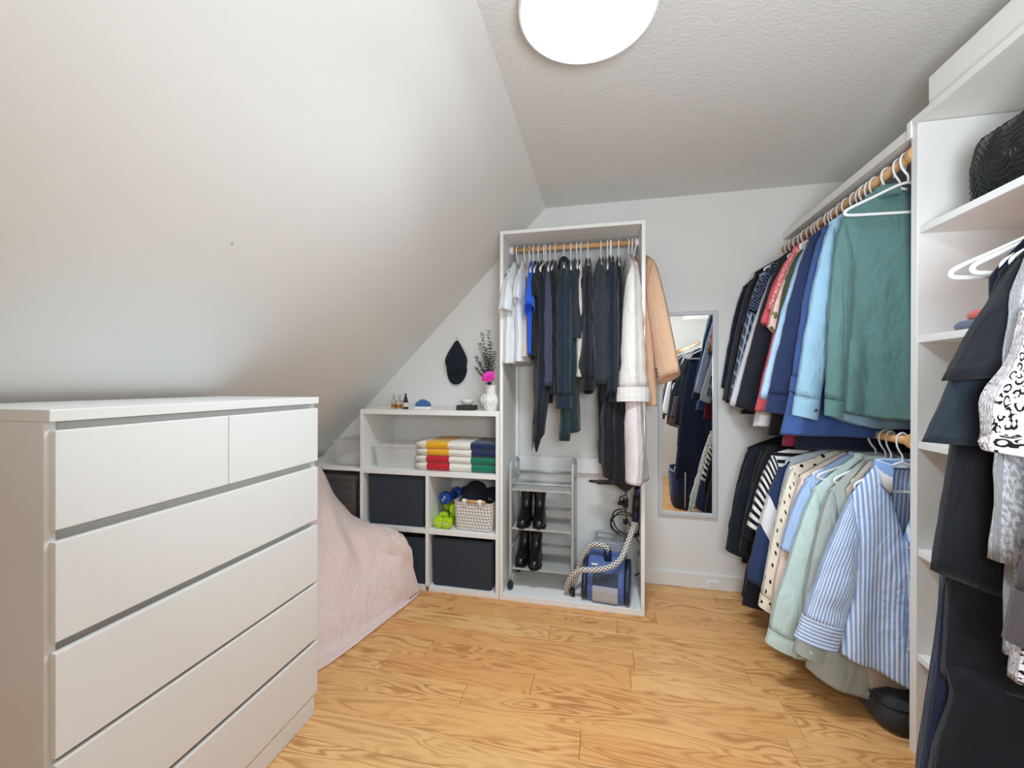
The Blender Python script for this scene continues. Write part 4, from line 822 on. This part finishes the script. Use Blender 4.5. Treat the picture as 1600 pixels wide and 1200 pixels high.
def boot(label, x, y_, z_, rz, mirror_=1, h=.24):
    t = thing('ankle_boot', label, 'boot', (x, y_, z_), rz, 'black ankle boots')
    def sec(z, back, front, w_, ex=2.3, fx=0):
        pts = []
        for j in range(24):
            a = 2 * PI * j / 24; c_, s_ = math.cos(a), math.sin(a); yy = (back + front) / 2 + (back - front) / 2 * (abs(s_) ** (2 / ex)) * (1 if s_ > 0 else -1)
            ww = w_ * (1 - .12 * (s_ > 0) * abs(s_)); pts.append((ww / 2 * (abs(c_) ** (2 / ex)) * (1 if c_ > 0 else -1) + fx, yy, z))
        return pts
    L = [(.014, .09, -.15, .078), (.03, .092, -.152, .083), (.045, .092, -.148, .082), (.058, .09, -.128, .076), (.07, .088, -.085, .072), (.09, .086, -.045, .07), (.12, .082, -.022, .068), (.16, .084, -.018, .076), (.2, .088, -.02, .086), (h, .09, -.022, .09)]
    rings = [sec(*q) for q in L]; rings.append(sec(h, .086, -.018, .082)); rings.append(sec(h - .07, .078, -.012, .068))
    obj('upper', MB().loft(rings), LEATHER, t, smooth=True)
    obj('sole', MB().loft([sec(.004 if q == 0 else .0145, .02, -.153, .084) for q in (0, 1)]), SOLE, t, bevel=.002); obj('heel', MB().loft([sec(0, .09, .022, .066, 3.4), sec(.0145, .094, .018, .074, 3.4)]), SOLE, t)
    obj('side_zip', MB().tube([(mirror_ * .043, .03, .06), (mirror_ * .037, .03, .1), (mirror_ * .042, .034, .16), (mirror_ * .0465, .036, h - .01)], .0016, 5), STEEL, t)
    return t
for k, (x, z_, y_, rz, lab) in enumerate(((-.478, .403, 2.585, -.02, 'black ankle boot on the middle tier of the cart, beside the wardrobe panel'), (-.392, .403, 2.59, .12, 'black ankle boot on the middle tier of the cart, turned outwards'), (-.492, .163, 2.6, -.02, 'black ankle boot on the bottom tier of the cart, set farther back'), (-.412, .163, 2.575, .06, 'black ankle boot on the bottom tier of the cart, set farther forward'))):
    boot(lab, x, y_, z_, rz, -1 if k % 2 else 1, .225 if k < 2 else .2)
SBLUE = plain('steamer_blue_plastic', (74, 98, 156), .25, bstr=0); SDARK = plain('steamer_dark_plastic', (42, 46, 64), .3, bstr=0); SILV = plain('steamer_silver_panel', (186, 190, 200), .25, .3, bstr=0); SGREY = plain('steamer_grey_plastic', (150, 150, 160), .35, bstr=0); NAVYP = plain('navy_plastic', (26, 34, 70), .3, bstr=0); DISP = plain('steamer_display', (52, 68, 86), .15, bstr=0)
sm_ = thing('garment_steamer', 'blue garment steamer with braided hose inside the wardrobe', 'steamer', (.02, 2.5, .0355), -.1)
def yz(prof, x0, x1): return MB().loft([[(x, y_, z_) for y_, z_ in prof] for x in (x0, x1)])
pf = [(-.1, .008), (-.112, .03), (-.116, .07), (-.108, .105), (-.085, .16), (-.05, .215), (-.02, .24), (.03, .248), (.08, .235), (.12, .2), (.13, .1), (.12, .008)]
obj('body', yz(pf, -.105, .105), SBLUE, sm_, bevel=.012, seg=3)
for s in (-1, 1): obj('side_cover', yz([(y_ * 1.0 - .004, z_ * .86) for y_, z_ in pf], s * .1055, s * .135), SDARK, sm_, bevel=.013, seg=3)
obj('front_panel', yz([(-.1165, .014), (-.1205, .03), (-.1215, .072), (-.1155, .1), (-.11, .1), (-.105, .014)], -.07, .07), SILV, sm_, bevel=.002)
obj('display_panel', yz([(-.1125, .106), (-.086, .166), (-.082, .164), (-.105, .106)], -.07, .07), DISP, sm_, bevel=.003)
obj('brand_plate', yz([(-.066, .197), (-.061, .204), (-.058, .202), (-.063, .195)], -.08, -.045), LETR, sm_)
obj('water_tank', rloft([(.2, .085, .235, .01, .085), (.195, .08, .29, .01, .085), (.17, .06, .297, .01, .085)], .015), SGREY, sm_, bevel=.003)
obj('tank_handle', MB().tube(smooth_path([(-.07, .085, .29), (-.07, .085, .325), (-.055, .085, .34), (.04, .085, .34), (.06, .085, .325), (.06, .085, .29)], 5), .009, 10), SGREY, sm_, smooth=True)
obj('hose_collar', MB().tube([(.008, -.03, .225), (.008, -.035, .255), (.008, -.038, .283)], [.024, .022, .02], 16), NAVYP, sm_, smooth=True)
obj('pole', MB().tube([(.1, .09, .2), (.1, .1, .7)], .0105, 12), CHROME, sm_, smooth=True)
obj('pole_lower_collar', MB().tube([(.1, .094, .4), (.1, .096, .43)], .014, 12), NAVYP, sm_, smooth=True)
obj('pole_clamp', rloft([(.03, .036, .5, .1, .096), (.034, .04, .51, .1, .096), (.034, .04, .545, .1, .096), (.026, .03, .556, .1, .096)], .008), BLACKP, sm_)
obj('clamp_knob', MB().tube([(.084, .07, .53), (.06, .06, .53)], [.013, .011], 12), BLACKP, sm_, smooth=True)
obj('hanger_head', MB().loft([[(x, y_, z_) for x, z_ in ((-.07, .628), (.04, .632), (.085, .6), (.115, .6), (.145, .632), (.2, .638), (.2, .652), (-.07, .65))] for y_ in (.075, .125)]), BLACKP, sm_, bevel=.006)
obj('head_ring', MB().tube([(-.085 + .03 * math.cos(2 * PI * j / 20), .1 + .018 * math.sin(2 * PI * j / 20), .641) for j in range(20)], .006, 8, closed=True), BLACKP, sm_, smooth=True)
hose = fabric('braided_hose', (228, 224, 214), grid((38, 40, 48), .011, .42), bs=400)
def braid():
    t = T('braided_hose_cover'); uv = t.uv(); x = t.xyz(uv); a = t.math('MULTIPLY', x[0], 6.); b = t.math('DIVIDE', x[1], .024)
    p = t.math('FRACT', t.math('ADD', a, b)); q = t.math('FRACT', t.math('SUBTRACT', a, b)); k = t.math('MULTIPLY', t.math('LESS_THAN', p, .62), t.math('LESS_THAN', q, .62))
    return t.done(t.mix(k, srgb((226, 222, 212)), srgb((36, 38, 48))), .7)
hp = smooth_path([(.008, -.038, .283), (.0, -.045, .3), (-.04, -.05, .312), (-.09, -.04, .295), (-.14, -.03, .22), (-.17, -.02, .12), (-.195, -.03, .05), (-.215, -.05, .022), (-.225, -.085, .045), (-.19, -.125, .13), (-.14, -.14, .185), (-.05, -.145, .203), (.03, -.13, .225), (.085, -.1, .265), (.12, -.05, .34), (.15, -.02, .42), (.16, -.01, .465)], 7)
obj('hose', MB().tube(hp, .0155, 14), braid(), sm_, smooth=True)
obj('handle', MB().tube([(.16, -.01, .455), (.163, -.008, .5), (.168, -.004, .56), (.175, .004, .62), (.178, .01, .66)], [.019, .022, .02, .022, .024], 14), NAVYP, sm_, smooth=True)
obj('handle_grip', MB().tube([(.164, -.007, .512), (.172, .0, .6)], .0245, 14), SOLE, sm_, smooth=True)
cp = [(.1, .06, .58), (.075, .05, .57), (.07, .05, .55)]
for k in range(52): a = PI * .5 + k * .37; cp.append((.11 + (.085 + .012 * math.sin(k * .9)) * math.cos(a), .045 - k * .001, .43 + (.07 + .01 * math.sin(k * .7)) * math.sin(a) - k * .0003))
cp += [(.18, .0, .33), (.2, -.01, .25), (.19, -.01, .17), (.16, .0, .14)]
obj('power_cord', MB().tube(smooth_path(cp, 3), .0042, 7), BLACKP, sm_, smooth=True)
obj('plug', MB().tube([(.185, .03, .41), (.187, .02, .34), (.187, .02, .29), (.188, .018, .265), (.188, .018, .25)], [.004, .004, .009, .014, .012], 10), BLACKP, sm_, smooth=True)

# ------------------------------------------------------------------ pink blanket thrown from the low shelf down to the floor
def blanket():
    nu, nv = 44, 52
    top = smooth_path([(-1.98, 2.33, .742), (-1.8, 2.345, .735), (-1.69, 2.35, .56), (-1.585, 2.352, .455), (-1.5, 2.352, .405), (-1.36, 2.335, .388), (-1.25, 2.31, .376), (-1.185, 2.29, .36)], 8)
    bot = smooth_path([(-1.62, 1.36, .004), (-1.42, 1.44, .004), (-1.25, 1.58, .004), (-1.19, 1.75, .004), (-1.15, 1.95, .004), (-1.11, 2.15, .004), (-1.085, 2.33, .004)], 8)
    pick = lambda P, u: (lambda k, i: P[min(i, len(P) - 1)].lerp(P[min(i + 1, len(P) - 1)], k - i))(u * (len(P) - 1), int(u * (len(P) - 1)))
    rows = []; uvs = []
    for i in range(nu + 1):
        u = i / nu; a, b = pick(top, u), pick(bot, u); row = []
        for j in range(nv + 1):
            v = j / nv
            hr = v ** 1.0; prof = math.cos(min(v / .86, 1) * PI / 2) ** .8 if v < .86 else 0
            hz = lerp(a.z, 0, 0) * prof
            p = a.lerp(b, hr); z_ = max(hz, 0) + .007
            n1 = N(u * 4 + 3, v * 3, 1.) * .06 * math.sin(PI * min(1, v / .9)); ridge = (.055 * abs(math.sin(u * 7 + 2.4 * v + 1)) + .03 * math.sin(u * 24 - 4 * v + 5 * N(u * 3, v * 3, 2)) - .03) * math.sin(PI * min(1, v)) * (.4 + .6 * v)
            z_ += (n1 + ridge) * (.25 + .75 * prof) * min(1, v * 4) + .006 * N(u * 12, v * 12, 4)
            fl_ = max(0, 1 - abs(v - .8) / .1) * .012 * (1 + math.sin(u * 17)); z_ += fl_
            row.append((p.x + .03 * N(u * 5, v * 4, 9) * math.sin(PI * v), p.y + .03 * N(u * 4, v * 5, 12) * math.sin(PI * v), max(z_, .007))); uvs.append((u, v))
        rows.append(row)
    # the far edge rolls over and falls to the floor beside the bin
    e = rows[-1]
    for k, (dx, dy_, f_) in enumerate(((.012, .012, .93), (.02, .024, .7), (.018, .032, .35), (.012, .036, 0))):
        rows.append([(p[0] + dx * (1 - j / nv), p[1] + dy_ * (1 - j / nv), max(.007, p[2] * f_)) for j, p in enumerate(e)]); uvs += [(1 + .03 * (k + 1), j / nv) for j in range(nv + 1)]
    return MB().loft(rows, False, False, False, uvs)
tag(obj('throw_blanket', blanket(), BLANK, smooth=True, solid=.008), 'pale pink fleece blanket draped from the low shelf onto the floor', 'blanket')

# ------------------------------------------------------------------ right side: shelf bay contents and floor items
bx = thing('storage_box', 'long white lidded box on top of the closet beside the ceiling', 'box', (1.232, 1.295, 2.2055))
obj('body', B(-.16, .16, -.38, .38, 0, .03), LAM, bx, bevel=.002); obj('lid', B(-.161, .161, -.381, .381, .0305, .112), LAM, bx, bevel=.003)
# quilted bag: chevron channels and an oval emblem of two facing rings on the front (-x) face
bg = thing('quilted_bag', 'black quilted leather bag with a ring emblem on the second shelf', 'bag', (1.15, 1.378, 1.8195))
def bag_face():
    nu, nv = 90, 44; rows = []
    for i in range(nu + 1):
        u = -1 + 2 * i / nu; row = []
        for j in range(nv + 1):
            v = j / nv; yy = u * .164; zz = v * .185
            edge = (max(0, abs(u) - .72) / .28); zmax = .185 * (1 - .42 * edge ** 2.2); zz = v * zmax
            r1 = math.hypot((yy - .028), (zz - .085) * 1.0); r2 = math.hypot((yy + .028), (zz - .085) * 1.0)
            emb = 0
            if min(r1, r2) < .066: emb = .5 + .5 * math.cos((min(r1, r2)) / .0145 * 2 * PI)
            chev = .5 + .5 * math.cos((zz + abs((yy / .036) % 2 - 1) * .032) / .019 * 2 * PI)
            q = emb if min(r1, r2) < .066 else chev
            puff = .03 * (1 - abs(u) ** 4) * math.sin(PI * min(max(v, .02), .98)) ** .5
            row.append((-.055 - puff - .0045 * q ** .5, yy, zz))
        rows.append(row)
    back = [[(.05, p[1], p[2]) for p in (r[0], r[len(r) // 2], r[-1])] for r in rows]
    return MB().loft(rows, False, False, False), rows
bf, rows = bag_face(); obj('front', bf, LEATHER, bg, smooth=True)
shell = MB().loft([[(-.054, r[0][1], 0), (-.054, r[0][1], r[-1][2]), (.06, r[0][1], r[-1][2]), (.06, r[0][1], 0)] for r in rows]); obj('gusset', shell, LEATHER, bg)
obj('piping', MB().tube([(-.056, r[0][1], r[-1][2]) for r in rows], .004, 8), LEATHER, bg, smooth=True)
obj('zip', MB().tube([(0, r[0][1] * .9, r[-1][2] + .001) for r in rows[8:-8]], .003, 6), CHROME, bg, smooth=True)
rt = fab('rednavy', (226, 120, 110), blotch([(214, 60, 60), (240, 236, 230), (236, 160, 140), (200, 46, 60)], .03)); bl = fab('greyblue', (112, 118, 140))
for k, (c, x, y_, z_, w_, d_, h, lab) in enumerate((('greyblue', 1.19, 1.46, 1.4455, .24, .28, .03, 'grey blue tee folded on the third shelf under the red one'), ('rednavy', 1.2, 1.45, 1.476, .22, .26, .03, 'red and white printed tee folded on the third shelf'), ('navytee', 1.2, 1.47, .7145, .26, .3, .04, 'navy tee folded on the fifth shelf behind the navy dress'), ('slate', 1.2, 1.45, 1.0825, .22, .26, .035, 'slate top folded on the fourth shelf behind the black sleeve'))):
    tag(obj('folded_shirt', rloft([(w_ * .94, d_ * .94, 0), (w_, d_, h * .2), (w_ * 1.01, d_ * 1.01, h * .6), (w_ * .95, d_ * .95, h * .95), (w_ * .7, d_ * .7, h)], .05, 5), F[c], loc=(x, y_, z_), smooth=True), lab, 'folded top', 'folded tops on the shelves')
lb = thing('laundry_basket', 'white plastic basket with an open rim in the bottom of the shelf bay', 'basket', (1.18, 1.52, .001))
obj('rim', MB().tube([(x, y_, .245) for x, y_ in rrect(.25, .3, .06, 6)], .011, 10, closed=True), WHITEP, lb, smooth=True)
bb = rrect(.236, .286, .055, 6)
obj('wall', rloft([(.19, .24, 0), (.236, .286, .236), (.23, .28, .236), (.184, .234, .005)], .055, 6), WHITEP, lb)
for k in range(3): obj('rib', MB().tube([(x, y_, .06 + .055 * k) for x, y_ in rrect(.206 + .011 * k, .256 + .011 * k, .055, 6)], .004, 6, closed=True), WHITEP, lb, smooth=True)
DGF = fabric('dark_grey_canvas', (62, 62, 66))
sb = thing('storage_bag', 'dark grey soft storage bag on the floor under the sage jacket', 'bag', (1.17, 1.93, .001))
obj('body', rloft([(.3, .3, 0), (.34, .34, .02), (.35, .35, .08), (.33, .33, .12), (.25, .26, .135), (.1, .12, .138)], .06, 5, uv=True), DGF, sb, smooth=True)
obj('zip_edge', MB().tube([(x, y_, .105) for x, y_ in rrect(.345, .345, .06, 5)], .004, 6, closed=True), DGF, sb, smooth=True)
ng = thing('laundry_bag', 'navy laundry bag with white piping under the near clothes, seen in the mirror', 'bag', (.9, .93, .001))
NVF = fabric('navy_canvas', (36, 48, 84)); WPF = fabric('white_webbing', (226, 224, 218))
obj('body', rloft([(.34, .3, 0), (.4, .36, .03), (.43, .39, .2), (.44, .4, .38), (.42, .38, .4), (.41, .37, .38), (.36, .32, .06)], .12, 6, uv=True), NVF, ng, smooth=True)
obj('piping', MB().tube([(x, y_, .385) for x, y_ in rrect(.442, .402, .12, 6)], .004, 6, closed=True), WPF, ng, smooth=True)
for s in (-.1, .1): obj('strap', MB().tube([(s, .19, .03), (s, .203, .2), (s, .207, .39)], .006, 6), WPF, ng, smooth=True)
for k, (dx, dy_, c, lab) in enumerate(((-.06, .05, 'coat', 'ivory garment bundled in the navy laundry bag'), (.07, -.03, 'blush', 'blush garment bundled in the navy laundry bag'))):
    r = MB().lathe([(.02, -.06), (.1, -.05), (.135, 0), (.12, .05), (.07, .09), (.01, .1)], 18, sy=.9); r.v = [(x + .018 * N(x * 11, y_ * 11, z_ * 11 + k), y_ + .018 * N(y_ * 12, x * 9, k), z_ + .02 * N(x * 14, y_ * 14, k + 4)) for x, y_, z_ in r.v]
    tag(obj('bundled_garment', r, F[c], loc=(.9 + dx, .93 + dy_, .37 - .02 * k), smooth=True), lab, 'garment', 'clothes in the laundry bag')
